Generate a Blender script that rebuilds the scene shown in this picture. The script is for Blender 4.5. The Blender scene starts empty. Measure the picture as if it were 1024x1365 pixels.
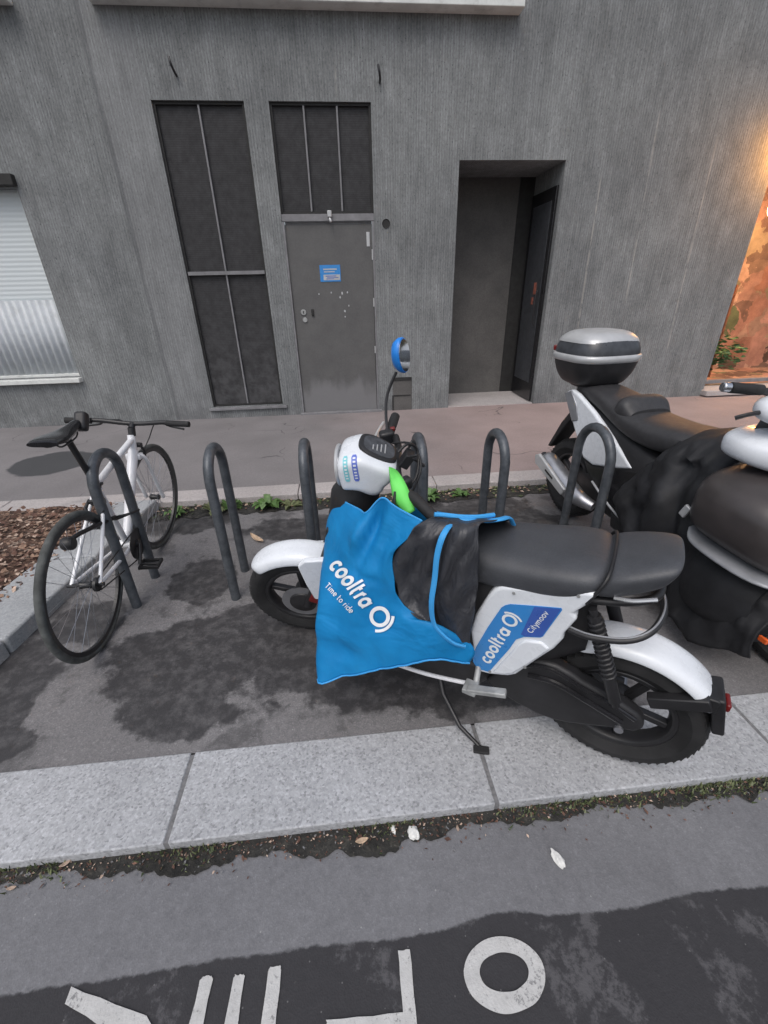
import bpy, bmesh, math, random
from math import sin, cos, pi, radians, sqrt, atan2
from mathutils import Vector, Matrix, noise
from mathutils.bvhtree import BVHTree

scene = bpy.context.scene
# ------------------------------------------------------------------ camera, sky, sun, exposure
F_PX, PITCH, ROLL, YAW, CAM_H = 572.0, radians(27.4), radians(1.4), radians(5.0), 1.45
fw = Vector((sin(YAW)*cos(PITCH), cos(YAW)*cos(PITCH), -sin(PITCH)))
r0 = Vector((cos(YAW), -sin(YAW), 0)); u0 = r0.cross(fw)
rt = r0*cos(ROLL) - u0*sin(ROLL); up = u0*cos(ROLL) + r0*sin(ROLL)
cam = bpy.data.cameras.new("camera"); camo = bpy.data.objects.new("camera", cam)
scene.collection.objects.link(camo)
camo.matrix_world = Matrix(((rt.x, up.x, -fw.x, 0), (rt.y, up.y, -fw.y, 0), (rt.z, up.z, -fw.z, CAM_H), (0, 0, 0, 1)))
cam.sensor_fit = 'VERTICAL'; cam.sensor_height = 36; cam.lens = 36*F_PX/1365
cam.clip_start = 0.02; cam.clip_end = 500
scene.camera = camo
scene.render.resolution_x = 768; scene.render.resolution_y = 1024

world = bpy.data.worlds.new("World"); scene.world = world; world.use_nodes = True
wn = world.node_tree; wn.nodes.clear()
SUN_EL, SUN_AZ = radians(58), radians(205)      # azimuth measured clockwise from +Y
sky = wn.nodes.new('ShaderNodeTexSky'); sky.sky_type = 'NISHITA'; sky.sun_disc = False
sky.sun_elevation = SUN_EL; sky.sun_rotation = SUN_AZ; sky.air_density = 1.0; sky.dust_density = 4.0
hs = wn.nodes.new('ShaderNodeHueSaturation'); hs.inputs['Saturation'].default_value = 0.55
bg = wn.nodes.new('ShaderNodeBackground'); bg.inputs[1].default_value = 0.12
wo = wn.nodes.new('ShaderNodeOutputWorld')
wn.links.new(sky.outputs[0], hs.inputs['Color']); wn.links.new(hs.outputs[0], bg.inputs[0]); wn.links.new(bg.outputs[0], wo.inputs[0])
sl = bpy.data.lights.new("sun", 'SUN'); sl.energy = 0.55; sl.angle = radians(40); sl.color = (1, 0.96, 0.93)
so = bpy.data.objects.new("sun", sl); scene.collection.objects.link(so)
sd = Vector((sin(SUN_AZ)*cos(SUN_EL), cos(SUN_AZ)*cos(SUN_EL), sin(SUN_EL)))
so.rotation_euler = sd.to_track_quat('Z', 'Y').to_euler(); so.location = (0, -5, 8)
scene.view_settings.view_transform = 'Standard'; scene.view_settings.look = 'None'
scene.view_settings.exposure = 0.43; scene.view_settings.gamma = 1.0
scene.view_settings.use_curve_mapping = False

# ------------------------------------------------------------------ materials
def sock(n, *names):
    for s in names:
        if s in n.inputs: return n.inputs[s]
MATS = {}
class N:
    """small node-tree writer"""
    def __init__(s, name):
        m = bpy.data.materials.new(name); m.use_nodes = True; s.m = m; s.t = m.node_tree
        s.b = s.t.nodes['Principled BSDF']; MATS[name] = m
        s.tc = s.t.nodes.new('ShaderNodeTexCoord').outputs['Object']
    def n(s, kind, **kw):
        x = s.t.nodes.new(kind)
        for k, v in kw.items(): setattr(x, k, v)
        return x
    def link(s, a, b): s.t.links.new(a, b)
    def val(s, x, inp):
        if isinstance(x, (int, float)): inp.default_value = x
        elif isinstance(x, (tuple, list)): inp.default_value = tuple(x) + ((1,) if len(x) == 3 and len(inp.default_value) == 4 else ())
        else: s.link(x, inp)
    def math(s, op, a, b=0, c=0, clamp=False):
        x = s.n('ShaderNodeMath', operation=op); x.use_clamp = clamp
        s.val(a, x.inputs[0]); s.val(b, x.inputs[1]); s.val(c, x.inputs[2]); return x.outputs[0]
    def noise(s, scale, detail=3, rough=.55, vec=None, stretch=None, dist=0):
        v = vec or s.tc
        if stretch:
            mp = s.n('ShaderNodeMapping'); mp.inputs['Scale'].default_value = stretch; s.link(v, mp.inputs[0]); v = mp.outputs[0]
        x = s.n('ShaderNodeTexNoise'); x.inputs['Scale'].default_value = scale; x.inputs['Detail'].default_value = detail
        x.inputs['Roughness'].default_value = rough; x.inputs['Distortion'].default_value = dist; s.link(v, x.inputs['Vector']); return x.outputs['Fac']
    def vor(s, scale, vec=None, out='Distance'):
        x = s.n('ShaderNodeTexVoronoi'); x.inputs['Scale'].default_value = scale; s.link(vec or s.tc, x.inputs['Vector']); return x.outputs[out]
    def ramp(s, fac, stops):
        x = s.n('ShaderNodeValToRGB'); e = x.color_ramp.elements
        while len(e) < len(stops): e.new(.5)
        for i, (p, c) in enumerate(stops):
            e[i].position = p; e[i].color = (c, c, c, 1) if isinstance(c, (int, float)) else tuple(c) + (1,)
        s.link(fac, x.inputs[0]); return x.outputs[0]
    def step(s, fac, a, b): # smooth 0..1 between a and b
        x = s.n('ShaderNodeMapRange', interpolation_type='SMOOTHSTEP'); x.inputs[1].default_value = a; x.inputs[2].default_value = b
        s.link(fac, x.inputs[0]); return x.outputs[0]
    def mix(s, f, a, b, blend='MIX'):
        x = s.n('ShaderNodeMix', data_type='RGBA', blend_type=blend); s.val(f, x.inputs[0]); s.val(a, x.inputs[6]); s.val(b, x.inputs[7]); return x.outputs[2]
    def xyz(s):
        x = s.n('ShaderNodeSeparateXYZ'); s.link(s.tc, x.inputs[0]); return x.outputs
    def bump(s, h, strength=.3, dist=.002):
        x = s.n('ShaderNodeBump'); x.inputs['Strength'].default_value = strength; x.inputs['Distance'].default_value = dist
        s.link(h, x.inputs['Height'])
        if getattr(s, 'nb', None): s.link(s.nb, x.inputs['Normal'])
        s.nb = x.outputs[0]; s.link(s.nb, s.b.inputs['Normal'])
    def out(s, col, rough=.6, metal=0, spec=.5, coat=0):
        s.val(col, s.b.inputs['Base Color']); s.val(rough, s.b.inputs['Roughness']); s.val(metal, s.b.inputs['Metallic'])
        s.b.inputs['Specular IOR Level'].default_value = spec; s.b.inputs['Coat Weight'].default_value = coat; return s.m

def simple(name, col, rough=.5, metal=0, var=.12, vs=14, bump=0, bs=120, spec=.5, coat=0, dirt=0):
    m = N(name)
    a = m.ramp(m.noise(vs, 5), [(.3, tuple(c*(1-var) for c in col)), (.7, tuple(min(1, c*(1+var)) for c in col))])
    if dirt:
        d = m.step(m.noise(9, 6, .7), .48, .72)
        a = m.mix(m.math('MULTIPLY', d, dirt), a, (.06, .055, .05))
    r = m.math('ADD', m.math('MULTIPLY', m.noise(30, 4), .22), rough - .11)
    if bump: m.bump(m.noise(bs, 4), bump, .002)
    return m.out(a, r, metal, spec, coat)

simple('white_paint', (.74, .775, .82), .28, coat=.3, var=.03, dirt=.07)
simple('white_frame', (.78, .79, .82), .32, coat=.3, var=.04, dirt=.12)
simple('black_plastic', (.018, .018, .02), .48, var=.3, bump=.15, bs=300)
simple('black_gloss', (.014, .014, .016), .22, var=.3)
simple('black_metal', (.02, .02, .022), .38, .0, var=.3)
simple('rubber', (.017, .017, .018), .75, var=.35, bump=.5, bs=160)
simple('dusty_rubber', (.075, .08, .078), .85, var=.4, bump=.4, bs=200, vs=25)
def m_vinyl():
    m = N('seat_vinyl')
    a = m.ramp(m.noise(9, 6, .65), [(.3, (.044, .047, .054)), (.7, (.062, .066, .075))])
    a = m.mix(.5, a, m.ramp(m.noise(220, 3), [(.3, .8), (.7, 1.25)]), 'MULTIPLY')
    m.bump(m.noise(5, 3, dist=.8), .35, .012); m.bump(m.noise(380, 2), .5, .001)
    return m.out(a, m.math('ADD', m.math('MULTIPLY', m.noise(12, 4), .25), .34))
m_vinyl()
simple('moped_vinyl', (.035, .035, .038), .5, var=.2, vs=40, bump=.4, bs=350)
simple('chrome', (.62, .63, .66), .25, 1, var=.1)
simple('brushed_steel', (.50, .51, .54), .38, .9, var=.15)
simple('galvanised', (.30, .31, .33), .45, .7, var=.2)
simple('blue_trim', (.045, .33, .72), .6, var=.08)
simple('print_white', (.80, .83, .85), .5, var=.06)
simple('panel_blue', (.035, .235, .60), .3, var=.05, coat=.3)
simple('panel_purple', (.045, .11, .42), .3, var=.08)
simple('green_fabric', (.16, .74, .13), .55, var=.08, bump=.2, bs=60)
simple('teal_paint', (.22, .60, .66), .35); simple('violet_paint', (.13, .19, .60), .35)
simple('mirror_blue', (.02, .22, .70), .3)
simple('red_lens', (.16, .012, .012), .3); simple('orange_lens', (.75, .13, .03), .25)
simple('lamp_glass', (.25, .26, .28), .1, .3); simple('dash_screen', (.07, .075, .085), .18, var=.4, vs=40)
simple('dark_window', (.05, .054, .062), .32, var=.3, vs=20)
simple('leg_cover_black', (.014, .0145, .017), .62, var=.35, vs=12, bump=.4, bs=60)
simple('silver_plastic', (.50, .51, .52), .35, .3, var=.08)
simple('debris_white', (.7, .7, .68), .8, var=.2, vs=80, bump=.4)
simple('dry_leaf', (.50, .37, .26), .8, var=.3, vs=60)
simple('ledge_paint', (.66, .68, .66), .6, var=.1, vs=6, dirt=.25)
simple('frame_paint', (.19, .19, .20), .6, var=.2, vs=10, bump=.2)
simple('dark_metal', (.02, .02, .02), .7, var=.3)
simple('bracket_steel', (.35, .36, .36), .55, .3, var=.25, vs=30)
simple('shield_satin', (.050, .044, .044), .34, var=.15)
simple('wood_shelf', (.28, .12, .06), .6, var=.3)
simple('planter_red', (.30, .10, .07), .7, var=.3)
simple('strip_grey', (.26, .27, .29), .45, .2, var=.15)
simple('mirror_glass', (.75, .77, .80), .06, 1, var=.02)

def m_rack():
    m = N('rack_paint')
    a = m.ramp(m.noise(18, 6, .65), [(.35, (.062, .070, .080)), (.68, (.130, .142, .158))])
    sc = m.step(m.noise(70, 5, .7, stretch=(1, 1, .35)), .62, .70)
    a = m.mix(m.math('MULTIPLY', sc, .5), a, (.22, .23, .24))
    m.bump(m.noise(90, 4), .25, .002)
    return m.out(a, m.math('ADD', m.math('MULTIPLY', m.noise(25), .3), .28), .35)
m_rack()

def m_blue():
    m = N('blue_fabric')
    a = m.ramp(m.noise(7, 4, stretch=(1, 1, 1.5)), [(.3, (.0, .175, .44)), (.7, (.005, .225, .53))])
    st = m.step(m.noise(3.5, 6, .7), .50, .75)
    a = m.mix(m.math('MULTIPLY', st, .55), a, (.012, .135, .27))
    sp = m.step(m.vor(90), .10, .06)
    a = m.mix(m.math('MULTIPLY', sp, .12), a, (.25, .42, .55))
    m.bump(m.noise(5, 3, .5, dist=1.2), .7, .02); m.bump(m.noise(420, 2), .3, .0006)
    return m.out(a, .62, 0, .35)
m_blue()
def m_blackfab():
    m = N('black_fabric')
    a = m.ramp(m.noise(10, 5), [(.3, (.020, .021, .026)), (.7, (.048, .050, .058))])
    m.bump(m.noise(13, 4, dist=1.8, stretch=(1.6, 1, .6)), .6, .016)
    return m.out(a, m.math('ADD', m.math('MULTIPLY', m.noise(20), .3), .30), 0, .6)
m_blackfab()

def asphalt_base(m, light, dark, agg=.38):
    big = m.noise(2.3, 6, .6)
    col = m.ramp(big, [(.3, dark), (.7, light)])
    ag = m.vor(230, out='Color')
    sep = m.n('ShaderNodeSeparateColor'); m.link(ag, sep.inputs[0])
    g = m.ramp(sep.outputs[0], [(.0, .55), (.55, .95), (.9, 1.25), (1, 1.9)])
    col = m.mix(agg, col, g, 'MULTIPLY')
    col = m.mix(.5, col, m.ramp(m.noise(45, 5, .7), [(.3, .74), (.7, 1.26)]), 'MULTIPLY')
    specks = m.step(m.vor(19), .055, .03)
    col = m.mix(m.math('MULTIPLY', specks, .5), col, (.42, .42, .41))
    m.bump(m.vor(230), .25, .002); m.bump(m.noise(40, 5), .35, .004)
    return col

BLOBS = [(-.71, 1.50, .44, .29), (-.70, 1.19, .20, .12), (-.42, 1.58, .30, .27), (-.86, 2.08, .17, .22), (.30, 1.36, .80, .24),
         (-1.50, 1.45, .20, .30), (-1.34, 1.12, .12, .08), (-1.37, 1.80, .17, .18), (.55, 1.75, .75, .3), (-.2, 2.6, .5, .2), (-1.35, 2.85, .6, .2), (.9, 2.5, .6, .5), (.50, 1.20, .50, .13)]  # damp patches; the last darkens the asphalt under the moped
def blob_mask(m, blobs, amp=1.0, nsc=4.6, soft=.11):
    nz = m.n('ShaderNodeTexNoise'); nz.inputs['Scale'].default_value = nsc; nz.inputs['Detail'].default_value = 7; nz.inputs['Roughness'].default_value = .62
    m.link(m.tc, nz.inputs['Vector']); best = None
    nf = m.math('MULTIPLY', m.math('SUBTRACT', nz.outputs['Fac'], .5), amp*2)
    for (bx, by, rx, ry) in blobs:
        mp = m.n('ShaderNodeMapping'); mp.inputs['Location'].default_value = (-bx/rx, -by/ry, 0); mp.inputs['Scale'].default_value = (1/rx, 1/ry, 0)
        m.link(m.tc, mp.inputs[0])
        ln = m.n('ShaderNodeVectorMath', operation='LENGTH'); m.link(mp.outputs[0], ln.inputs[0])
        d = ln.outputs['Value']; best = d if best is None else m.math('MINIMUM', best, d)
    return m.step(m.math('ADD', best, nf), 1+soft, 1-soft)

def m_bay():
    m = N('bay_asphalt')
    dry = asphalt_base(m, (.200, .194, .198), (.150, .146, .150))
    w = blob_mask(m, BLOBS)
    w2 = m.math('MULTIPLY', m.step(m.noise(3.4, 9, .68), .52, .61), .6)
    w = m.math('MAXIMUM', w, w2)
    w = m.math('MULTIPLY', w, m.ramp(m.noise(16, 6, .7), [(.34, .62), (.55, 1)]))
    wet_dark = m.mix(.87, dry, (.022, .021, .023))
    col = m.mix(w, dry, wet_dark)
    dust = m.step(m.noise(6.5, 7, .7), .56, .70)
    col = m.mix(m.math('MULTIPLY', dust, .30), col, (.17, .168, .17))
    r = m.math('SUBTRACT', .85, m.math('MULTIPLY', w, .30))
    return m.out(col, r)
m_bay()
def m_walk():
    m = N('pavement_asphalt')
    X, Y, Z = m.xyz()
    t = m.step(m.math('ADD', X, m.math('MULTIPLY', m.noise(1.2, 4), 1.2)), -.2, 2.6)
    base = m.mix(t, (.200, .190, .194), (.300, .238, .230))
    base = m.mix(.7, base, m.ramp(m.noise(1.6, 6, .6), [(.3, .78), (.7, 1.15)]), 'MULTIPLY')
    base = m.mix(.6, base, m.ramp(m.noise(60, 5, .7), [(.3, .78), (.7, 1.22)]), 'MULTIPLY')
    w = blob_mask(m, [(-2.80, 4.15, .36, .34)], .22, 5, .05)
    base = m.mix(m.math('MULTIPLY', w, .85), base, (.030, .033, .037))
    # hairline cracks
    dn = m.n('ShaderNodeTexNoise'); dn.inputs['Scale'].default_value = 3; m.link(m.tc, dn.inputs['Vector'])
    cr = m.n('ShaderNodeTexVoronoi', feature='DISTANCE_TO_EDGE'); cr.inputs['Scale'].default_value = .9
    mx = m.n('ShaderNodeVectorMath', operation='MULTIPLY_ADD'); m.link(dn.outputs['Color'], mx.inputs[0]); mx.inputs[1].default_value = (.5, .5, 0); m.link(m.tc, mx.inputs[2])
    m.link(mx.outputs[0], cr.inputs['Vector'])
    ck = m.math('MULTIPLY', m.step(cr.outputs['Distance'], .006, .001), m.step(m.noise(2.0), .50, .62))
    base = m.mix(m.math('MULTIPLY', ck, .7), base, (.05, .045, .05))
    m.bump(m.noise(120, 5), .4, .003)
    return m.out(base, m.math('SUBTRACT', .88, m.math('MULTIPLY', w, .25)))
m_walk()
def m_street():
    m = N('street_asphalt')
    X, Y, Z = m.xyz()
    strip = asphalt_base(m, (.182, .184, .196), (.150, .151, .162), .18)
    e = m.math('ADD', Y, m.math('MULTIPLY', m.math('SUBTRACT', m.noise(3.2, 3, .5), .5), .035))
    e = m.math('ADD', e, m.math('MULTIPLY', m.math('SUBTRACT', m.noise(38, 6, .7), .5), .020))
    bump_ = m.math('MULTIPLY', m.step(m.math('ABSOLUTE', m.math('SUBTRACT', X, .31)), .16, .02), .014)
    e = m.math('SUBTRACT', e, bump_)
    dk = m.step(e, .4800, .4715)
    patch = m.math('MULTIPLY', m.step(m.noise(4.2, 8, .7), .54, .60), m.step(m.noise(30, 6, .75), .40, .56))
    darkc = m.mix(.88, strip, (.016, .015, .018))
    darkc = m.mix(m.math('MULTIPLY', patch, .62), darkc, (.115, .113, .120))
    sp = m.step(m.vor(34), .075, .04); darkc = m.mix(m.math('MULTIPLY', sp, .45), darkc, (.24, .24, .24))
    col = m.mix(dk, strip, darkc)
    stn = m.step(m.noise(2.8, 6, .6), .55, .75)
    col = m.mix(m.math('MULTIPLY', stn, .22), col, (.07, .07, .075))
    return m.out(col, .85)
m_street()
def m_granite(name, base, contrast=1.0):
    m = N(name)
    v = m.vor(150, out='Color'); sep = m.n('ShaderNodeSeparateColor'); m.link(v, sep.inputs[0])
    g = m.ramp(sep.outputs[0], [(.0, .55), (.18, .86), (.55, 1.0), (.85, 1.12), (1, 1.3)])
    col = m.mix(.75*contrast, base, g, 'MULTIPLY')
    col = m.mix(.6, col, m.ramp(m.noise(55, 5, .75), [(.32, .74), (.68, 1.2)]), 'MULTIPLY')
    col = m.mix(.8, col, m.ramp(m.noise(2.2, 6, .6), [(.3, .80), (.7, 1.12)]), 'MULTIPLY')
    d = m.step(m.noise(4.5, 7, .68), .56, .76)
    col = m.mix(m.math('MULTIPLY', d, .35), col, (.13, .13, .13))
    m.bump(m.noise(95, 5, .7), .5, .004)
    return m.out(col, .8)
m_granite('granite', (.405, .415, .435), 1.0); m_granite('far_granite', (.43, .40, .395), .5)
m_granite('planter_stone', (.36, .375, .39), .5)
def m_backdrop():
    m = N('shop_backdrop')
    nd = m.n('ShaderNodeTexNoise'); nd.inputs['Scale'].default_value = 4; nd.inputs['Detail'].default_value = 6; m.link(m.tc, nd.inputs['Vector'])
    md = m.n('ShaderNodeVectorMath', operation='MULTIPLY_ADD'); m.link(nd.outputs['Color'], md.inputs[0]); md.inputs[1].default_value = (.6, .6, .6); m.link(m.tc, md.inputs[2])
    v = m.vor(3.4, vec=md.outputs[0], out='Color'); sep = m.n('ShaderNodeSeparateColor'); m.link(v, sep.inputs[0])
    c = m.ramp(sep.outputs[0], [(0, (.40, .20, .14)), (.3, (.62, .36, .28)), (.5, (.12, .08, .06)), (.75, (.70, .46, .34)), (1, (.16, .20, .10))])
    c = m.mix(.7, c, m.ramp(m.noise(5, 6, .7), [(.3, .4), (.7, 1.3)]), 'MULTIPLY'); return m.out(c, .7)
m_backdrop()
simple('joint_mortar', (.17, .17, .175), .95, var=.3, vs=60, bump=.4)
def m_dirt():
    m = N('gutter_dirt_mat')
    c = m.ramp(m.noise(30, 7, .7), [(.3, (.012, .012, .012)), (.55, (.030, .029, .026)), (.78, (.085, .078, .065))])
    c = m.mix(.8, c, m.ramp(m.noise(6, 5, .7), [(.35, .5), (.65, 1.7)]), 'MULTIPLY')
    gr = m.step(m.vor(75), .16, .08); c = m.mix(m.math('MULTIPLY', gr, .5), c, (.20, .19, .17))
    m.bump(m.noise(60, 6), .8, .01); return m.out(c, .95)
m_dirt()
def m_mulch():
    m = N('mulch_mat')
    v = m.vor(48, out='Color'); sep = m.n('ShaderNodeSeparateColor'); m.link(v, sep.inputs[0])
    c = m.ramp(sep.outputs[0], [(0, (.03, .018, .013)), (.5, (.10, .058, .042)), (.85, (.20, .125, .09)), (1, (.42, .33, .27))])
    m.bump(m.vor(48), 1, .01); return m.out(c, .95)
m_mulch()
for i, c in enumerate([(.17, .095, .07), (.27, .175, .125), (.45, .34, .27), (.09, .048, .036)]):
    simple('litter_%d' % i, c, .9, var=.35, vs=50)

def m_wall():
    m = N('ribbed_concrete')
    X, Y, Z = m.xyz()
    wob = m.math('MULTIPLY', m.noise(3, 3), .010)
    ph = m.math('MULTIPLY', m.math('ADD', X, wob), 2*pi/.027)
    rib = m.math('ADD', m.math('MULTIPLY', m.math('SINE', ph), .5), .5)
    big = m.ramp(m.noise(.9, 6, .6), [(.3, (.166, .174, .179)), (.7, (.244, .255, .257))])
    st = m.ramp(m.noise(26, 6, .7, stretch=(1.6, 1, .09)), [(.3, .66), (.5, 1.0), (.72, 1.38)])
    col = m.mix(.6, big, st, 'MULTIPLY')
    col = m.mix(.75, col, m.ramp(m.noise(7, 7, .72, stretch=(1, 1, .55)), [(.3, .70), (.7, 1.24)]), 'MULTIPLY')
    col = m.mix(.8, col, m.ramp(m.noise(90, 5, .75, stretch=(1, 1, .35)), [(.3, .62), (.7, 1.40)]), 'MULTIPLY')
    col = m.mix(.36, col, m.ramp(rib, [(0, .62), (.45, 1.08), (1, 1.12)]), 'MULTIPLY')
    col = m.mix(.7, col, m.ramp(m.noise(2.0, 6, .65, stretch=(1, 1, .4)), [(.3, .74), (.68, 1.18)]), 'MULTIPLY')
    pit = m.step(m.noise(62, 4, .65, stretch=(1, 1, .6)), .40, .33)
    col = m.mix(m.math('MULTIPLY', pit, .72), col, (.035, .035, .04))
    band = m.step(m.math('ABSOLUTE', m.math('SUBTRACT', X, -1.87)), .27, .18)
    col = m.mix(m.math('MULTIPLY', band, .22), col, (.26, .26, .27))
    dribble = m.math('MULTIPLY', m.step(m.noise(60, 3, stretch=(1, 1, .02)), .66, .72), m.step(m.noise(1.3, 3), .52, .62))
    col = m.mix(m.math('MULTIPLY', dribble, .5), col, (.36, .35, .34))
    for lx, z0, z1, tilt in ((3.50, 1.2, 3.1, .04), (.125, 3.08, 3.42, 0), (2.95, .9, 2.6, .02), (4.2, .6, 2.9, .03)):
        dx = m.math('ABSOLUTE', m.math('SUBTRACT', m.math('ADD', X, m.math('MULTIPLY', Z, tilt)), lx+tilt*2))
        ln = m.math('MULTIPLY', m.step(dx, .014, .003), m.math('MULTIPLY', m.step(Z, z0, z0+.15), m.step(Z, z1, z1-.2)))
        col = m.mix(m.math('MULTIPLY', m.math('MULTIPLY', ln, m.step(m.noise(9, 4), .36, .58)), .5), col, (.42, .40, .37))
    jl = m.step(m.math('ABSOLUTE', m.math('ADD', m.math('ADD', X, 2.02), m.math('MULTIPLY', m.noise(.8, 2), .12))), .035, .008)
    col = m.mix(m.math('MULTIPLY', jl, .35), col, (.06, .062, .068))
    low = m.math('MULTIPLY', m.step(Z, .55, .0), m.step(m.noise(5, 5), .40, .62))
    col = m.mix(m.math('MULTIPLY', low, .35), col, (.08, .08, .085))
    m.bump(rib, .28, .003); m.bump(m.noise(80, 5, stretch=(1, 1, .4)), .6, .005)
    return m.out(col, .92, 0, .25)
m_wall()
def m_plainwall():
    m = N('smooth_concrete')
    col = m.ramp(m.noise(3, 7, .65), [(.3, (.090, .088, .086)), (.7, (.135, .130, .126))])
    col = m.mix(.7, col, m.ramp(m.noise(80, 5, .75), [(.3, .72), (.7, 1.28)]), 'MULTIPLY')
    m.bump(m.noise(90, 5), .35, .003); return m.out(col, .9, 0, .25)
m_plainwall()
def m_door():
    m = N('door_paint')
    X, Y, Z = m.xyz()
    col = m.ramp(m.noise(4, 7, .65), [(.3, (.088, .087, .088)), (.7, (.116, .115, .114))])
    col = m.mix(.6, col, m.ramp(m.noise(70, 4, .7), [(.3, .85), (.7, 1.15)]), 'MULTIPLY')
    zz = m.math('ADD', Z, m.math('MULTIPLY', m.math('SUBTRACT', m.noise(6, 5, stretch=(1, 1, .4)), .5), .5))
    dust = m.step(zz, .50, .30)
    col = m.mix(m.math('MULTIPLY', dust, .55), col, (.235, .235, .245))
    sc = m.step(m.noise(40, 5, .75, stretch=(1, 1, 2.2)), .69, .73)
    col = m.mix(m.math('MULTIPLY', sc, .35), col, (.4, .4, .4))
    m.bump(m.noise(30, 4), .15, .002); return m.out(col, .62)
m_door()
def m_mesh():
    m = N('vent_mesh')
    X, Y, Z = m.xyz()
    a = m.math('SINE', m.math('MULTIPLY', Z, 2*pi/.018)); a = m.math('ADD', m.math('MULTIPLY', a, .5), .5)
    col = m.mix(a, (.030, .030, .032), (.038, .038, .041))
    col = m.mix(.8, col, m.ramp(m.noise(14, 6, .75), [(.3, .6), (.7, 1.5)]), 'MULTIPLY')
    dst = m.math('MULTIPLY', m.step(Z, 1.4, .2), m.step(m.noise(7, 5), .35, .7))
    col = m.mix(m.math('MULTIPLY', dst, .5), col, (.10, .10, .105))
    m.bump(m.noise(150, 3), .5, .004); return m.out(col, .85)
m_mesh()
def m_blind():
    m = N('blind_white')
    X, Y, Z = m.xyz()
    a = m.math('ADD', m.math('MULTIPLY', m.math('SINE', m.math('MULTIPLY', Z, 2*pi/.045)), .5), .5)
    col = m.mix(a, (.58, .63, .65), (.62, .67, .69)); m.bump(a, .4, .006); return m.out(col, .55)
m_blind()
simple('corrugated_white', (.52, .55, .58), .4, var=.08, dirt=.15)
def m_road_paint():
    m = N('road_paint')
    col = m.ramp(m.noise(30, 6, .7), [(.3, (.44, .44, .435)), (.7, (.56, .56, .555))])
    w = m.step(m.math('ADD', m.noise(85, 6, .8), m.math('MULTIPLY', m.noise(9, 3), .30)), .71, .79)
    col = m.mix(m.math('MULTIPLY', w, .75), col, (.14, .14, .145))
    m.bump(m.noise(160, 4), .5, .003); return m.out(col, .8)
m_road_paint()
def m_emit(name, col, s):
    m = N(name); m.out((.05, .03, .02)); m.b.inputs['Emission Color'].default_value = col + (1,); m.b.inputs['Emission Strength'].default_value = s
m_emit('warm_lamp', (1, .40, .05), 9.0)
m_emit('warm_ceiling', (1, .55, .25), 1.2)
def m_glass():
    m = N('shop_glass'); m.out((.9, .9, .9), .03); m.b.inputs['Transmission Weight'].default_value = 1.0; m.b.inputs['IOR'].default_value = 1.15
m_glass()
def m_leaf(name, c):
    simple(name, c, .55, var=.35, vs=40)
m_leaf('weed_green', (.085, .165, .045)); m_leaf('weed_dull', (.13, .15, .07)); m_leaf('moss', (.055, .075, .03)); m_leaf('shop_leaf', (.05, .16, .06))

# ------------------------------------------------------------------ mesh tools
def catmull(pts, n=6, closed=False):
    P = [Vector(p) for p in pts]
    if len(P) < 3: return P
    out = []; m = len(P)
    for i in range(m if closed else m-1):
        if closed: a, b, c, d = P[i-1], P[i], P[(i+1) % m], P[(i+2) % m]
        else: a, b, c, d = P[max(i-1, 0)], P[i], P[i+1], P[min(i+2, m-1)]
        for k in range(n):
            t = k/n
            out.append(.5*((2*b)+(-a+c)*t+(2*a-5*b+4*c-d)*t*t+(-a+3*b-3*c+d)*t**3))
    if not closed: out.append(P[-1])
    return out

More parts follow.
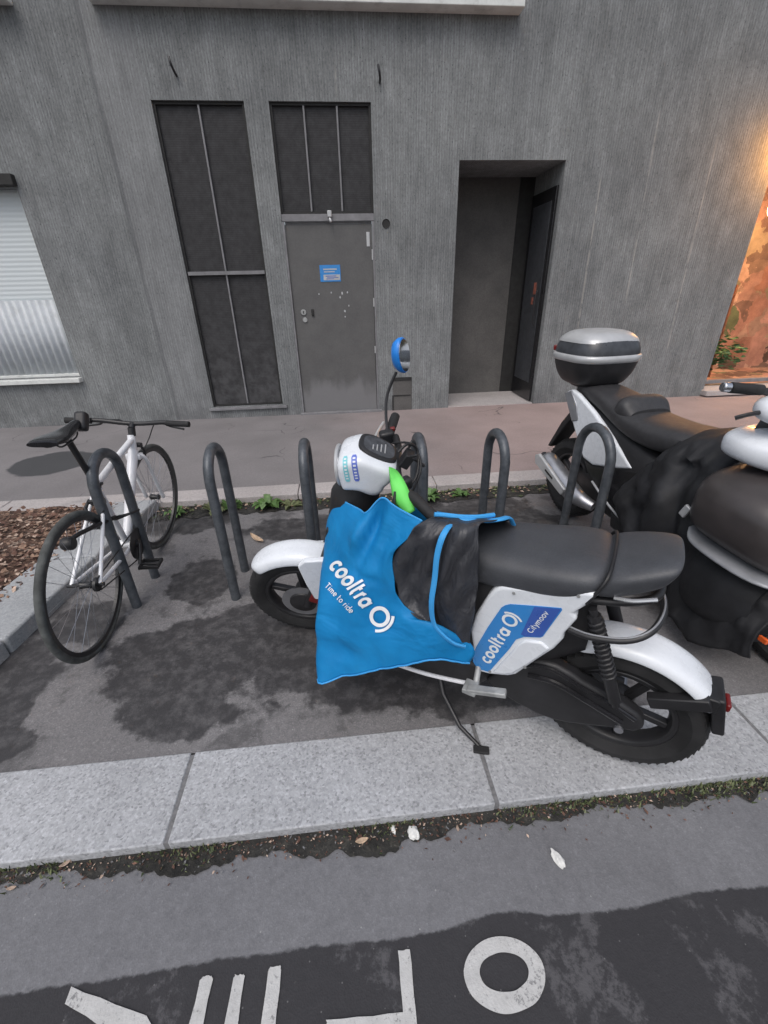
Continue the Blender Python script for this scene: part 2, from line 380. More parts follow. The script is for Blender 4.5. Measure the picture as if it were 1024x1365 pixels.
class G:
    def __init__(s, M=None): s.b = bmesh.new(); s.M = M
    def v(s, p):
        p = Vector(p)
        return s.b.verts.new(s.M @ p if s.M else p)
    def face(s, vs):
        try: return s.b.faces.new(vs)
        except ValueError: return None
    def rings(s, rings, closed=False, cap=True):
        R = [[s.v(p) for p in r] for r in rings]; n = len(R[0]); m = len(R)
        for i in range(m if closed else m-1):
            A, B = R[i], R[(i+1) % m]
            for j in range(n): s.face((A[j], A[(j+1) % n], B[(j+1) % n], B[j]))
        if cap and not closed: s.face(R[0][::-1]); s.face(R[-1])
        return s
    def tube(s, pts, r, seg=10, smooth=0, closed=False, cap=True, flat=None):
        P = catmull(pts, smooth, closed) if smooth else [Vector(p) for p in pts]
        n = len(P); rr = r if isinstance(r, (list, tuple)) else [r]*n
        if len(rr) != n: rr = [rr[min(int(i*(len(rr)-1)/(n-1)), len(rr)-2)]*(1-(i*(len(rr)-1)/(n-1)) % 1 if i < n-1 else 0)+rr[min(int(i*(len(rr)-1)/(n-1)), len(rr)-2)+1]*((i*(len(rr)-1)/(n-1)) % 1 if i < n-1 else 1) for i in range(n)]
        T = []
        for i in range(n):
            a = P[i-1] if (i or closed) else P[i]; b = P[(i+1) % n] if (i < n-1 or closed) else P[i]
            T.append((b-a).normalized())
        ref = Vector((0, 0, 1)) if abs(T[0].z) < .9 else Vector((0, 1, 0))
        u = T[0].cross(ref).normalized(); R = []
        for i in range(n):
            u = (u-T[i]*u.dot(T[i])).normalized(); w = T[i].cross(u)
            fx, fy = flat or (1, 1)
            R.append([P[i]+(u*cos(a)*fx+w*sin(a)*fy)*rr[i] for a in [2*pi*k/seg for k in range(seg)]])
        return s.rings(R, closed, cap)
    def box(s, c, d, rot=None):
        c = Vector(c); q = rot or Matrix.Identity(3); vs = []
        for x in (-.5, .5):
            for y in (-.5, .5):
                for z in (-.5, .5): vs.append(s.v(c+q @ Vector((x*d[0], y*d[1], z*d[2]))))
        for f in ((0, 1, 3, 2), (4, 6, 7, 5), (0, 4, 5, 1), (2, 3, 7, 6), (0, 2, 6, 4), (1, 5, 7, 3)): s.face([vs[i] for i in f])
        return s
    def prism(s, poly, a, b, ax='y'):
        def pt(p, h): return (p[0], h, p[1]) if ax == 'y' else (p[0], p[1], h) if ax == 'z' else (h, p[0], p[1])
        return s.rings([[pt(p, a) for p in poly], [pt(p, b) for p in poly]])
    def lathe(s, prof, c=(0, 0, 0), ax='y', seg=48, closed=True):
        c = Vector(c); R = []
        for k in range(seg):
            t = 2*pi*k/seg; ring = []
            for r, h in prof:
                ring.append(c+(Vector((r*cos(t), h, r*sin(t))) if ax == 'y' else Vector((r*cos(t), r*sin(t), h)) if ax == 'z' else Vector((h, r*cos(t), r*sin(t)))))
            R.append(ring)
        V = [[s.v(p) for p in r] for r in R]; n = len(prof)
        for i in range(seg):
            A, B = V[i], V[(i+1) % seg]
            for j in range(n if closed else n-1): s.face((A[j], A[(j+1) % n], B[(j+1) % n], B[j]))
        if not closed:
            for j in (0, n-1):
                if prof[j][0] > 1e-6: s.face([V[i][j] for i in range(seg)])
        return s
    def sell(s, secs, ax='x', seg=28, sub=4):
        """superellipse loft; secs = (pos, c1, c2, r1, r2, power)"""
        S = [Vector((a[0], a[1], a[2])) for a in secs]; Q = catmull(S, sub)
        Rr = catmull([Vector((a[3], a[4], a[5])) for a in secs], sub); R = []
        for c, q in zip(Q, Rr):
            e = 2/max(q.z, 1.5); ring = []
            for k in range(seg):
                t = 2*pi*k/seg; ct, st = cos(t), sin(t)
                u = abs(ct)**e*(1 if ct > 0 else -1)*max(q.x, .001); w = abs(st)**e*(1 if st > 0 else -1)*max(q.y, .001)
                ring.append((c.x, c.y+u, c.z+w) if ax == 'x' else (c.y+u, c.z+w, c.x) if ax == 'z' else (c.y+u, c.x, c.z+w))
            R.append(ring)
        return s.rings(R)
    def grid(s, pts):
        V = [[s.v(p) for p in r] for r in pts]
        for i in range(len(V)-1):
            for j in range(len(V[0])-1): s.face((V[i][j], V[i][j+1], V[i+1][j+1], V[i+1][j]))
        return s
    def mesh(s, name):
        bmesh.ops.remove_doubles(s.b, verts=s.b.verts, dist=1e-6)
        bmesh.ops.recalc_face_normals(s.b, faces=s.b.faces)
        me = bpy.data.meshes.new(name); s.b.to_mesh(me); s.b.free(); return me

def part(name, g, mat, parent=None, bevel=0, seg=2, smooth=38, solid=0, sub=0, label=None):
    me = g.mesh(name) if isinstance(g, G) else g
    for mm in (mat if isinstance(mat, (list, tuple)) else [mat]): me.materials.append(MATS[mm])
    if smooth:
        me.polygons.foreach_set('use_smooth', [True]*len(me.polygons)); me.set_sharp_from_angle(angle=radians(smooth))
    o = bpy.data.objects.new(name, me); scene.collection.objects.link(o)
    if parent: o.parent = parent
    if solid: k = o.modifiers.new('solid', 'SOLIDIFY'); k.thickness = solid; k.offset = 0
    if bevel:
        k = o.modifiers.new('bevel', 'BEVEL'); k.width = bevel; k.segments = seg; k.limit_method = 'ANGLE'; k.angle_limit = radians(35)
    if sub: k = o.modifiers.new('sub', 'SUBSURF'); k.levels = k.render_levels = sub
    if label: o['label'] = label
    return o
def tag(o, label, cat, group=None):
    o['label'] = label; o['category'] = cat
    if group: o['group'] = group
    return o
def struct(o): o['kind'] = 'structure'; return o
def root(name, M): 
    o = bpy.data.objects.new(name, None); scene.collection.objects.link(o); o.matrix_world = M; o.empty_display_size = .1; return o
def frame(O, fwd, lean):
    """matrix of a vehicle standing at O, heading fwd, leaned over to its left by lean degrees (x ahead, y left, z up)"""
    f = Vector((fwd[0], fwd[1], 0)).normalized(); l = Vector((-f.y, f.x, 0)); z = Vector((0, 0, 1)); a = radians(lean)
    u = z*cos(a)+l*sin(a); l2 = l*cos(a)-z*sin(a)
    return Matrix(((f.x, l2.x, u.x, O[0]), (f.y, l2.y, u.y, O[1]), (f.z, l2.z, u.z, O[2] if len(O) > 2 else 0), (0, 0, 0, 1)))

# flat strokes used for lettering: a letter is a list of poly-lines, drawn in units of its x-height
def arc(cx, cy, r, a0, a1, n=14, ry=None): return [(cx+r*cos(radians(a0+(a1-a0)*i/n)), cy+(ry or r)*sin(radians(a0+(a1-a0)*i/n))) for i in range(n+1)]
GLY = {
 'c': (.86, [arc(.45, .5, .37, 48, 312)]), 'o': (1.0, [arc(.47, .5, .37, 0, 360, 22)]),
 'l': (.42, [[(.18, 0.06), (.18, 1.42)]]), 't': (.66, [[(.2, 1.32), (.2, .30)]+arc(.42, .30, .20, 180, 275, 6), [(.2, .90), (.52, .90)]]),
 'r': (.64, [[(.18, .06), (.18, .90)], arc(.50, .55, .32, 175, 85, 6)]), 'a': (1.02, [arc(.47, .5, .37, 0, 360, 22), [(.84, .92), (.84, .06)]]),
 'C': (1.2, [arc(.60, .68, .55, 45, 315, 18)]), 'i': (.40, [[(.18, .06), (.18, .92)], [(.18, 1.22), (.18, 1.32)]]),
 'y': (.85, [[(.08, .94), (.42, .10)], [(.78, .94), (.30, -.35)]]), 'm': (1.36, [[(.16, .06), (.16, .92)], arc(.40, .62, .24, 180, 0, 8)+[(.64, .06)], arc(.88, .62, .24, 180, 0, 8)+[(1.12, .06)]]),
 'v': (.80, [[(.08, .94), (.38, .08), (.70, .94)]]), 'T': (1.0, [[(.05, 1.32), (.85, 1.32)], [(.45, 1.32), (.45, .06)]]),
 'e': (.95, [[(.10, .5), (.84, .5)]+arc(.47, .5, .37, 0, 310, 16)]), 'd': (1.0, [arc(.47, .5, .37, 0, 360, 20), [(.84, 1.42), (.84, .06)]]), ' ': (.5, [])}
def stroke_text(txt, wid=.27):
    """list of (strip of left/right points)"""
    x = 0; out = []
    for ch in txt:
        w, lines = GLY[ch]
        for ln in lines: out.append(([(px+x, py) for px, py in ln], wid))
        x += w+.06
    return out, x
def logo_strokes(x, s=1.0, wid=.27): # ring with a smile beside it
    return [([(x+px*s, py*s) for px, py in arc(.75, .70, .62, 0, 360, 26)], wid), ([(x+px*s, py*s) for px, py in arc(.55, .62, 1.15, -48, 48, 14)], wid*.8)]
def ribbons(g, strokes, mp, off=0.0):
    """mp(u,v,k) -> 3D point; each stroke a flat strip, lifted a hair above the last"""
    for k, (ln, wid) in enumerate(strokes):
        P = []
        for a, b in zip(ln[:-1], ln[1:]):
            n = max(1, int(math.hypot(b[0]-a[0], b[1]-a[1])/.25))
            for i in range(n): P.append((a[0]+(b[0]-a[0])*i/n, a[1]+(b[1]-a[1])*i/n))
        P.append(ln[-1]); L, R = [], []
        for i, p in enumerate(P):
            a = P[max(i-1, 0)]; b = P[min(i+1, len(P)-1)]
            dx, dy = b[0]-a[0], b[1]-a[1]
            if i in (0, len(P)-1) and math.hypot(P[0][0]-P[-1][0], P[0][1]-P[-1][1]) < 1e-4: dx, dy = P[1][0]-P[-2][0], P[1][1]-P[-2][1]
            d = math.hypot(dx, dy) or 1; nx, ny = -dy/d*wid/2, dx/d*wid/2
            L.append(mp(p[0]+nx, p[1]+ny, k)); R.append(mp(p[0]-nx, p[1]-ny, k))
        for i in range(len(P)-1): g.face([g.v(L[i]), g.v(R[i]), g.v(R[i+1]), g.v(L[i+1])])
    return g
random.seed(7)

BLUE= [[(1.007, 0.03, 0.795), (0.934, 0.08, 0.817), (0.834, 0.12, 0.836), (0.772, 0.13, 0.899), (0.696, 0.15, 0.888), (0.619, 0.17, 0.881)], [(1.053, 0.07, 0.695), (0.932, 0.14, 0.753), (0.83, 0.18, 0.785), (0.754, 0.17, 0.792), (0.689, 0.18, 0.814), (0.648, 0.2, 0.837)], [(1.033, 0.13, 0.589), (0.903, 0.2, 0.663), (0.813, 0.22, 0.706), (0.755, 0.21, 0.724), (0.719, 0.21, 0.75), (0.698, 0.2, 0.764)], [(1.005, 0.21, 0.483), (0.88, 0.25, 0.581), (0.801, 0.26, 0.634), (0.751, 0.24, 0.653), (0.718, 0.23, 0.672), (0.691, 0.22, 0.692)], [(0.992, 0.27, 0.355), (0.878, 0.28, 0.444), (0.797, 0.28, 0.498), (0.735, 0.26, 0.523), (0.686, 0.25, 0.568), (0.656, 0.23, 0.598)], [(0.985, 0.3, 0.282), (0.856, 0.3, 0.364), (0.753, 0.29, 0.431), (0.664, 0.27, 0.489), (0.549, 0.24, 0.563), (0.454, 0.19, 0.481)], [(0.979, 0.33, 0.207), (0.854, 0.32, 0.266), (0.743, 0.31, 0.34), (0.655, 0.29, 0.388), (0.539, 0.26, 0.446), (0.447, 0.2, 0.413)]]
BK1= [[(0.622, 0.165, 0.877), (0.609, 0.13, 0.873), (0.583, 0.11, 0.868), (0.55, 0.1, 0.866)], [(0.651, 0.195, 0.834), (0.613, 0.19, 0.846), (0.581, 0.18, 0.854), (0.549, 0.17, 0.864)], [(0.701, 0.195, 0.759), (0.643, 0.2, 0.781), (0.599, 0.19, 0.787), (0.56, 0.19, 0.802)], [(0.696, 0.215, 0.689), (0.653, 0.2, 0.69), (0.603, 0.2, 0.708), (0.562, 0.2, 0.722)], [(0.661, 0.225, 0.595), (0.625, 0.21, 0.591), (0.587, 0.21, 0.607), (0.566, 0.2, 0.612)], [(0.586, 0.235, 0.564), (0.575, 0.225, 0.553), (0.567, 0.215, 0.544), (0.559, 0.205, 0.542)]]
BK2= [[(0.55, 0.1, 0.866), (0.512, 0.05, 0.847), (0.469, 0.0, 0.824), (0.413, -0.05, 0.815)], [(0.549, 0.17, 0.864), (0.527, 0.165, 0.875), (0.497, 0.16, 0.885), (0.466, 0.14, 0.883)], [(0.56, 0.19, 0.802), (0.525, 0.195, 0.817), (0.488, 0.19, 0.825), (0.455, 0.16, 0.815)], [(0.562, 0.2, 0.722), (0.527, 0.2, 0.732), (0.491, 0.19, 0.737), (0.454, 0.16, 0.727)], [(0.566, 0.2, 0.612), (0.53, 0.2, 0.621), (0.492, 0.195, 0.627), (0.451, 0.165, 0.612)], [(0.538, 0.205, 0.528), (0.511, 0.2, 0.53), (0.484, 0.195, 0.531), (0.458, 0.17, 0.509)], [(0.495, 0.2, 0.495), (0.48, 0.2, 0.495), (0.469, 0.19, 0.487), (0.455, 0.18, 0.477)]]
TRIM= [(0.412, -0.06, 0.796), (0.421, -0.03, 0.835), (0.436, 0.02, 0.854), (0.467, 0.05, 0.858), (0.512, 0.085, 0.872), (0.543, 0.105, 0.868), (0.545, 0.18, 0.871), (0.555, 0.2, 0.811), (0.558, 0.21, 0.731), (0.561, 0.215, 0.645), (0.555, 0.215, 0.572), (0.532, 0.215, 0.537), (0.492, 0.208, 0.504), (0.456, 0.2, 0.497)]

# ================================================================== SETTING
WALL_Y, WALK_Z, STREET_Z = 5.55, 0.05, -0.035
def sheet(name, x0, x1, y0, y1, z, mat): return struct(part(name, G().grid([[(x0, y0, z), (x1, y0, z)], [(x0, y1, z), (x1, y1, z)]]), mat, smooth=0))
sheet('street', -40, 40, -40, .755, STREET_Z, 'street_asphalt')
sheet('parking_bay', -1.75, 12, 1.02, 3.10, 0, 'bay_asphalt')
sheet('sidewalk', -30, 30, 3.27, 5.56, WALK_Z, 'pavement_asphalt')

def stone_row(name, xs, y0, y1, z0, z1, mat, gap=.013, bev=.005):
    g = G()
    for a, b in zip(xs[:-1], xs[1:]): g.box(((a+b)/2, (y0+y1)/2, (z0+z1)/2), (b-a-gap, y1-y0, z1-z0))
    return struct(part(name, g, mat, bevel=bev, seg=3))
rowx = [-.612+1.014*k for k in range(-6, 9)]
kb = stone_row('kerb', rowx, .742, 1.028, -.15, .004, 'granite')
g = G().box((1, .885, -.077), (14, .282, .154)); struct(part('kerb_joint_mortar', g, 'joint_mortar', smooth=0))
fx = [-9.2, -8.1, -7.0, -5.9, -4.8, -3.7, -2.62, -1.5, -.40, .70, 1.82, 2.95, 4.1, 5.2, 6.3, 7.4]
stone_row('sidewalk_kerb', fx, 3.085, 3.285, -.1, .054, 'far_granite', gap=.005, bev=.008)

# dirt and moss along the foot of both kerbs, with a ragged outer edge
def ragged(name, x0, x1, yk, out, z, seed, amp, n=260):
    g = G(); A, B = [], []
    for i in range(n+1):
        x = x0+(x1-x0)*i/n
        w = out+amp*(noise.noise(Vector((x*3.1, seed, 0)))*1.0+noise.noise(Vector((x*11, seed, 3)))*.55+noise.noise(Vector((x*34, seed, 5)))*.32+noise.noise(Vector((x*90, seed, 8)))*.16)
        A.append((x, yk, z)); B.append((x, yk+w, z+.001))
    g.grid([A, B]); o = struct(part(name, g, 'gutter_dirt_mat', smooth=0)); return o
ragged('gutter_dirt', -4, 6, .748, -.060, STREET_Z+.004, 1.7, -.052, n=900)
ragged('kerb_foot_dirt', -1.7, 7, 3.09, -.19, .004, 4.1, -.07)

# planting bed with its stone edge at the left
g = G()
def edge_x(y): return -1.595+.10*(y-1.6)
ys = [1.03, 1.62, 2.30, 3.08]
for a, b in zip(ys[:-1], ys[1:]):
    a2, b2 = a+.005, b-.005
    poly = [(edge_x(a2), a2), (edge_x(b2), b2), (edge_x(b2)-.36+.02*b2, b2), (edge_x(a2)-.36+.02*a2, a2)]
    g.prism(poly, -.05, .085, 'z')
struct(part('planting_bed_edge', g, 'planter_stone', bevel=.012, seg=3))
g = G(); rows = []
for i in range(40):
    y = 1.0+2.08*i/39; row = []
    for j in range(60):
        x = -5.5+3.75*j/59
        x = min(x, edge_x(y)-.30)
        row.append((x, y, .062+.018*noise.noise(Vector((x*6, y*6, 0)))+.01*noise.noise(Vector((x*23, y*23, 2)))))
    rows.append(row)
struct(part('planting_bed', g.grid(rows), 'mulch_mat'))
g = G()
for k in range(3600):
    y = random.uniform(1.2, 3.06); x = edge_x(y)-.33-random.random()**1.4*2.6
    if random.random() < .05: x = edge_x(y)-random.uniform(.22, .33)
    c = Vector((x, y, .076+random.random()*.014)); a = random.uniform(0, 6.28); L = random.uniform(.007, .026); W = L*random.uniform(.35, .7)
    q = Matrix.Rotation(a, 3, 'Z') @ Matrix.Rotation(random.uniform(-.6, .6), 3, 'X') @ Matrix.Rotation(random.uniform(-.5, .5), 3, 'Y')
    pts = [(-L, 0, 0), (-L*.3, -W, .003), (L*.6, -W*.7, 0), (L, 0, .004), (L*.5, W*.8, 0), (-L*.4, W, .004)]
    f = g.face([g.v(c+q @ Vector(p)) for p in pts])
    if f: f.material_index = int(random.random()**1.3*4) % 4
lit = part('leaf_litter', g, ['litter_3', 'litter_0', 'litter_1', 'litter_2'], smooth=0)
lit['kind'] = 'stuff'; lit['label'] = 'brown shredded leaf and bark litter covering the planting bed'

# ------------------------------------------------------------------ the building
bld = tag(root('apartment_building', Matrix.Translation((0, WALL_Y, 0))), 'grey ribbed concrete ground floor facade with metal door, dark vent panels and deep doorway', 'building')
OPEN = [(-6.4, -3.07, .62, 2.42, .16), (-1.62, -.765, .19, 3.08, .055), (-.53, .455, WALK_Z, 3.08, .06), (1.365, 2.52, WALK_Z, 2.63, .78), (4.93, 9.5, .13, 3.1, .30)]
def wall_mesh(x0, x1, z0, z1):
    xs = sorted({x0, x1, *[o[0] for o in OPEN], *[o[1] for o in OPEN]}); zs = sorted({z0, z1, *[o[2] for o in OPEN], *[o[3] for o in OPEN]})
    g = G()
    for a, b in zip(xs[:-1], xs[1:]):
        for c, d in zip(zs[:-1], zs[1:]):
            mx, mz = (a+b)/2, (c+d)/2
            if any(o[0] < mx < o[1] and o[2] < mz < o[3] for o in OPEN): continue
            g.face([g.v(p) for p in ((a, 0, c), (b, 0, c), (b, 0, d), (a, 0, d))])
    for (a, b, c, d, t) in OPEN:
        g.face([g.v(p) for p in ((a, 0, c), (a, 0, d), (a, t, d), (a, t, c))]); g.face([g.v(p) for p in ((b, 0, c), (b, t, c), (b, t, d), (b, 0, d))])
        g.face([g.v(p) for p in ((a, 0, d), (b, 0, d), (b, t, d), (a, t, d))])
        if c > WALK_Z+.001: g.face([g.v(p) for p in ((a, 0, c), (a, t, c), (b, t, c), (b, 0, c))])
    g.face([g.v(p) for p in ((x0, 0, z1), (x1, 0, z1), (x1, 3, z1), (x0, 3, z1))])
    bmesh.ops.remove_doubles(g.b, verts=g.b.verts, dist=1e-5); return g
part('wall', wall_mesh(-12, 14, -.05, 6.5), 'ribbed_concrete', bld, smooth=0)

# vent panels
def vent(x0, x1, z0, z1, depth, vbars, hbars, name='vent_panel'):
    p = part(name, G().box(((x0+x1)/2, depth+.01, (z0+z1)/2), (x1-x0-.02, .02, z1-z0-.02)), 'vent_mesh', bld, smooth=0)
    f = G()
    for x in (x0+.012, x1-.012): f.box((x, depth-.012, (z0+z1)/2), (.022, .03, z1-z0))
    for z in (z0+.012, z1-.012): f.box(((x0+x1)/2, depth-.012, z), (x1-x0-.05, .028, .022))
    part('vent_frame', f, 'dark_metal', p, smooth=0)
    for x in vbars: part('mullion', G().box((x, depth-.018, (z0+z1)/2), (.016, .022, z1-z0-.05)), 'frame_paint', p, smooth=0)
    for z in hbars: part('transom', G().box(((x0+x1)/2, depth-.026, z), (x1-x0-.03, .03, .035)), 'frame_paint', p, smooth=0)
vent(-1.62, -.765, .19, 3.08, .05, [-1.20], [1.65])
vent(-.53, .455, 2.18, 3.08, .05, [-.205, .12], [])
# steel door
part('door_frame', G().box((-.5175, .02, 1.08), (.022, .045, 2.06)).box((.4435, .02, 1.08), (.02, .045, 2.06)).box((-.035, .018, 2.145), (.98, .05, .065)), 'frame_paint', bld, bevel=.003)
dr = part('door', G().box((-.037, .035, 1.073), (.935, .03, 2.03)), 'door_paint', bld, bevel=.004, label='grey steel door scuffed and dusty along its foot')
part('head_panel', G().box((-.035, .04, 2.10), (.93, .02, .022)), 'frame_paint', bld, smooth=0)
st = part('sticker', G().box((-.055, .0175, 1.625), (.23, .003, .165)), 'panel_blue', dr, smooth=0, label='blue sticker with a pale block of small print')
part('sticker_print', G().box((-.04, .0155, 1.585), (.185, .002, .055)).box((-.055, .0155, 1.665), (.15, .002, .014)).box((-.065, .0155, 1.64), (.12, .002, .010)), 'silver_plastic', st, smooth=0)
part('sticker_text', G().box((-.05, .0142, 1.598), (.12, .001, .008)).box((-.03, .0142, 1.582), (.13, .001, .006)).box((-.06, .0142, 1.570), (.09, .001, .006)), 'panel_purple', st, smooth=0)
part('door_label', G().box((.385, .0165, 1.945), (.035, .004, .135)), 'silver_plastic', dr, bevel=.002)
for z, h in ((1.80, .10), (1.32, .09), (.80, .08)): part('hinge', G().tube([(.428, .012, z-h/2), (.428, .012, z+h/2)], .008, 8), 'silver_plastic', dr)
lk = part('lock_plate', G().lathe([(0, 0), (.030, 0), (.032, .004), (.032, .010), (0, .010)], (-.395, .008, 1.235), 'y', 20, False), 'bracket_steel', dr)
part('keyhole', G().box((-.395, .006, 1.235), (.010, .004, .028)), 'dark_metal', lk, smooth=0)
part('lock_plate', G().lathe([(0, 0), (.026, 0), (.028, .004), (.028, .010), (0, .010)], (-.385, .008, 1.155), 'y', 20, False), 'bracket_steel', dr)
part('door_pull', G().box((-.29, .012, 1.23), (.028, .02, .075)), 'dark_metal', dr, bevel=.006)
for x, z in ((-.06, 1.43), (.065, 1.42), (.125, 1.43), (.135, 1.29), (.085, 1.235), (.085, 1.175), (-.20, 1.42), (.04, 1.38)):
    r = random.uniform(.008, .014); g = G().prism([(x+r*cos(t)*random.uniform(.5, 1), z+r*1.5*sin(t)*random.uniform(.5, 1)) for t in [k*pi/4 for k in range(8)]], .0185, .0205)
    part('glue_spot', g, 'silver_plastic', dr, smooth=0)
part('door_lamp', G().box((-.02, -.02, 2.175), (.045, .04, .06)).tube([(-.02, -.02, 2.14), (-.01, -.03, 2.10)], .016, 8), 'silver_plastic', bld, bevel=.006, label='small pale fitting above the steel door')
# deep doorway
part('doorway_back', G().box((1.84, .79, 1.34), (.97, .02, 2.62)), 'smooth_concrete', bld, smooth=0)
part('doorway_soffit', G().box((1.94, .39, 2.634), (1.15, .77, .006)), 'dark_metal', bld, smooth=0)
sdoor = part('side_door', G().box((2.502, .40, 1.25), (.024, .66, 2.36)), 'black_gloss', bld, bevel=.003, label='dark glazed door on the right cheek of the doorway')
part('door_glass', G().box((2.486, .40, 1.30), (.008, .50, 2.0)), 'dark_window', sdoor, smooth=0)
part('door_bar', G().tube([(2.46, .16, 1.0), (2.44, .16, 1.05), (2.44, .16, 1.35), (2.46, .16, 1.4)], .008, 8), 'black_metal', sdoor)
part('red_reflection', G().box((2.478, .30, 1.42), (.004, .07, .13)).box((2.478, .34, 1.28), (.004, .05, .08)), 'planter_red', sdoor, smooth=0)  # red patches standing in for a reddish reflection in the door glass
part('doorway_back', G().box((2.43, .79, 1.34), (.20, .024, 2.62)), 'dark_metal', bld, smooth=0)
part('threshold', G().box((1.94, .40, .053), (1.15, .78, .012)), 'far_granite', bld, smooth=0)
# left window with its blind and corrugated lower sheet
w = part('window', G().box((-4.7, .13, 1.52), (3.24, .02, 1.8)), 'blind_white', bld, smooth=0, label='window closed by a white blind above a corrugated sheet')
rows = [[], []]
for k in range(560):
    x = -6.3+3.2*k/559; y = .085+.016*sin(2*pi*x/.078)
    rows[0].append((x, y, .64)); rows[1].append((x, y, 1.43))
part('corrugated_sheet', G().grid(rows), 'corrugated_white', w, solid=.003)
part('window_sill', G().box((-4.7, -.01, .585), (3.3, .13, .05)), 'ledge_paint', bld, bevel=.006)
part('window_frame', G().box((-4.7, .075, .632), (3.24, .05, .03)).box((-3.085, .075, 1.52), (.03, .05, 1.80)), 'ledge_paint', bld, bevel=.004)
part('window_head', G().box((-4.7, -.02, 2.475), (3.3, .09, .09)), 'dark_metal', bld, bevel=.004)
# shop window
sw = part('shop_window', G().box((5.0, .22, 1.6), (.04, .05, 2.9)).box((7.2, .22, .19), (4.4, .05, .05)).box((7.2, .22, 3.06), (4.4, .05, .05)), 'frame_paint', bld, bevel=.004, label='shop window glowing warm orange at the end of the wall')
part('shop_pane', G().box((7.2, .235, 1.62), (4.35, .008, 2.8)), 'shop_glass', sw, smooth=0)
part('shop_sill', G().box((7.2, .06, .10), (4.6, .34, .07)), 'far_granite', bld, bevel=.008)
part('shop_room', G().box((7.2, 1.9, 1.62), (4.6, .04, 3.2)).box((4.96, 1.1, 1.62), (.04, 1.6, 3.2)).box((7.2, 1.1, .03), (4.5, 1.6, .04)), 'shop_backdrop', sw, smooth=0)
part('shop_ceiling', G().box((7.2, 1.1, 3.18), (4.5, 1.6, .04)), 'smooth_concrete', sw, smooth=0)
part('shop_shelf', G().box((5.4, 1.2, 1.25), (.8, .5, .04)).box((5.4, 1.2, .75), (.8, .5, .04)).box((5.02, 1.2, .75), (.03, .5, 1.3)).box((5.8, 1.2, .75), (.03, .5, 1.3)), 'wood_shelf', sw, smooth=0)
for x, y, z, r, mt in ((5.25, 1.1, 1.27, .09, 'orange_lens'), (5.5, 1.15, 1.27, .11, 'planter_red'), (5.3, 1.1, .77, .10, 'silver_plastic'), (5.62, 1.1, .77, .08, 'orange_lens')):
    part('shelf_pot', G().lathe([(0, 0), (r*.7, 0), (r, r*1.3), (r*.9, r*1.4), (0, r*1.1)], (x, y, z), 'z', 18, False), mt, sw)
for cx, cy, cz, rr in ((5.22, .62, .55, .27), (5.6, .6, .5, .25), (5.5, 1.1, 1.55, .18)):
  g = G()
  for k in range(220):
    d = Vector((random.gauss(0, 1), random.gauss(0, 1), random.gauss(0, 1))).normalized()*rr*random.random()**.5; c = Vector((cx, cy, cz))+d
    q = Matrix.Rotation(random.uniform(0, 6.28), 3, 'Z') @ Matrix.Rotation(random.uniform(-1.2, 1.2), 3, 'X'); L = .05
    g.face([g.v(c+q @ Vector(p)) for p in ((-L, 0, 0), (-.3*L, -.4*L, .005), (L, 0, 0), (-.2*L, .45*L, .005))])
  part('shop_plant', g, 'shop_leaf', sw, smooth=0)
LX, LY, LZ = 5.14, -.17, 2.74
wl = part('added_lamp', G().tube([(4.90, -.004, 2.92), (4.98, -.10, 2.98), (5.08, -.16, 2.97), (LX, LY, 2.90)], .012, 10, 4).lathe([(.0, .17), (.03, .17), (.10, .125), (.13, .09), (.125, .085), (.0, .12)], (LX, LY, LZ), 'z', 28, False), 'black_metal', bld, label='added lamp fitting carrying the orange light beside the shop window')  # bracket and cap added to carry the orange light before the wall
part('lamp_rose', G().lathe([(0, -.001), (.045, -.001), (.04, -.016), (0, -.018)], (4.90, 0, 2.92), 'y', 20, False), 'black_metal', wl)
pl = bpy.data.lights.new('shop_light', 'POINT'); pl.energy = 150; pl.color = (1, .55, .25); pl.shadow_soft_size = .15
po = bpy.data.objects.new('shop_light', pl); scene.collection.objects.link(po); po.location = (5.9, WALL_Y+.75, 2.3)
pl = bpy.data.lights.new('added_lamp_light', 'POINT'); pl.energy = 45; pl.color = (1, .42, .08); pl.shadow_soft_size = .095
po = bpy.data.objects.new('added_lamp_light', pl); scene.collection.objects.link(po); po.location = (LX, WALL_Y+LY, LZ)
# ledges, hooks, pipe hole, meter plate
for x0, x1, z in ((-1.95, 1.87, 3.70), (-7, -2.60, 3.68)):
    part('window_ledge', G().box(((x0+x1)/2, -.05, z+.025), (x1-x0, .18, .05)), 'ledge_paint', bld, bevel=.006)
    u = part('upper_window', G().box(((x0+x1)/2, .01, z+.95), (x1-x0-.1, .05, 1.8)), 'blind_white', bld, smooth=0)
for x, z in ((-1.345, 3.30), (.545, 3.27)):
    part('hook', G().tube([(x, .01, z-.05), (x, -.05, z-.04), (x-.01, -.09, z), (x-.02, -.08, z+.05)], .011, 8, 4), 'black_metal', bld)
part('pipe_hole', G().lathe([(0, -.004), (.034, -.004), (.040, -.010), (.043, -.004), (.043, .01), (0, .01)], (.585, 0, 2.085), 'y', 24, False), 'dark_metal', bld)
mp = part('meter_plate', G().box((.76, -.006, .235), (.24, .014, .38)), 'smooth_concrete', bld, bevel=.003)
part('slot', G().box((.755, -.016, .445), (.24, .012, .035)), 'dark_metal', mp, smooth=0)
part('ledge', G().box((.755, -.016, .238), (.22, .008, .012)), 'dark_metal', mp, smooth=0)
part('cable_duct', G().box((.635, -.016, .14), (.016, .010, .20)), 'dark_metal', mp, smooth=0)
part('vent_sill', G().box((-1.19, -.012, .165), (.95, .05, .03)), 'frame_paint', bld, bevel=.003)
part('door_step', G().box((-.03, -.02, .058), (1.04, .06, .03)), 'frame_paint', bld, bevel=.004)

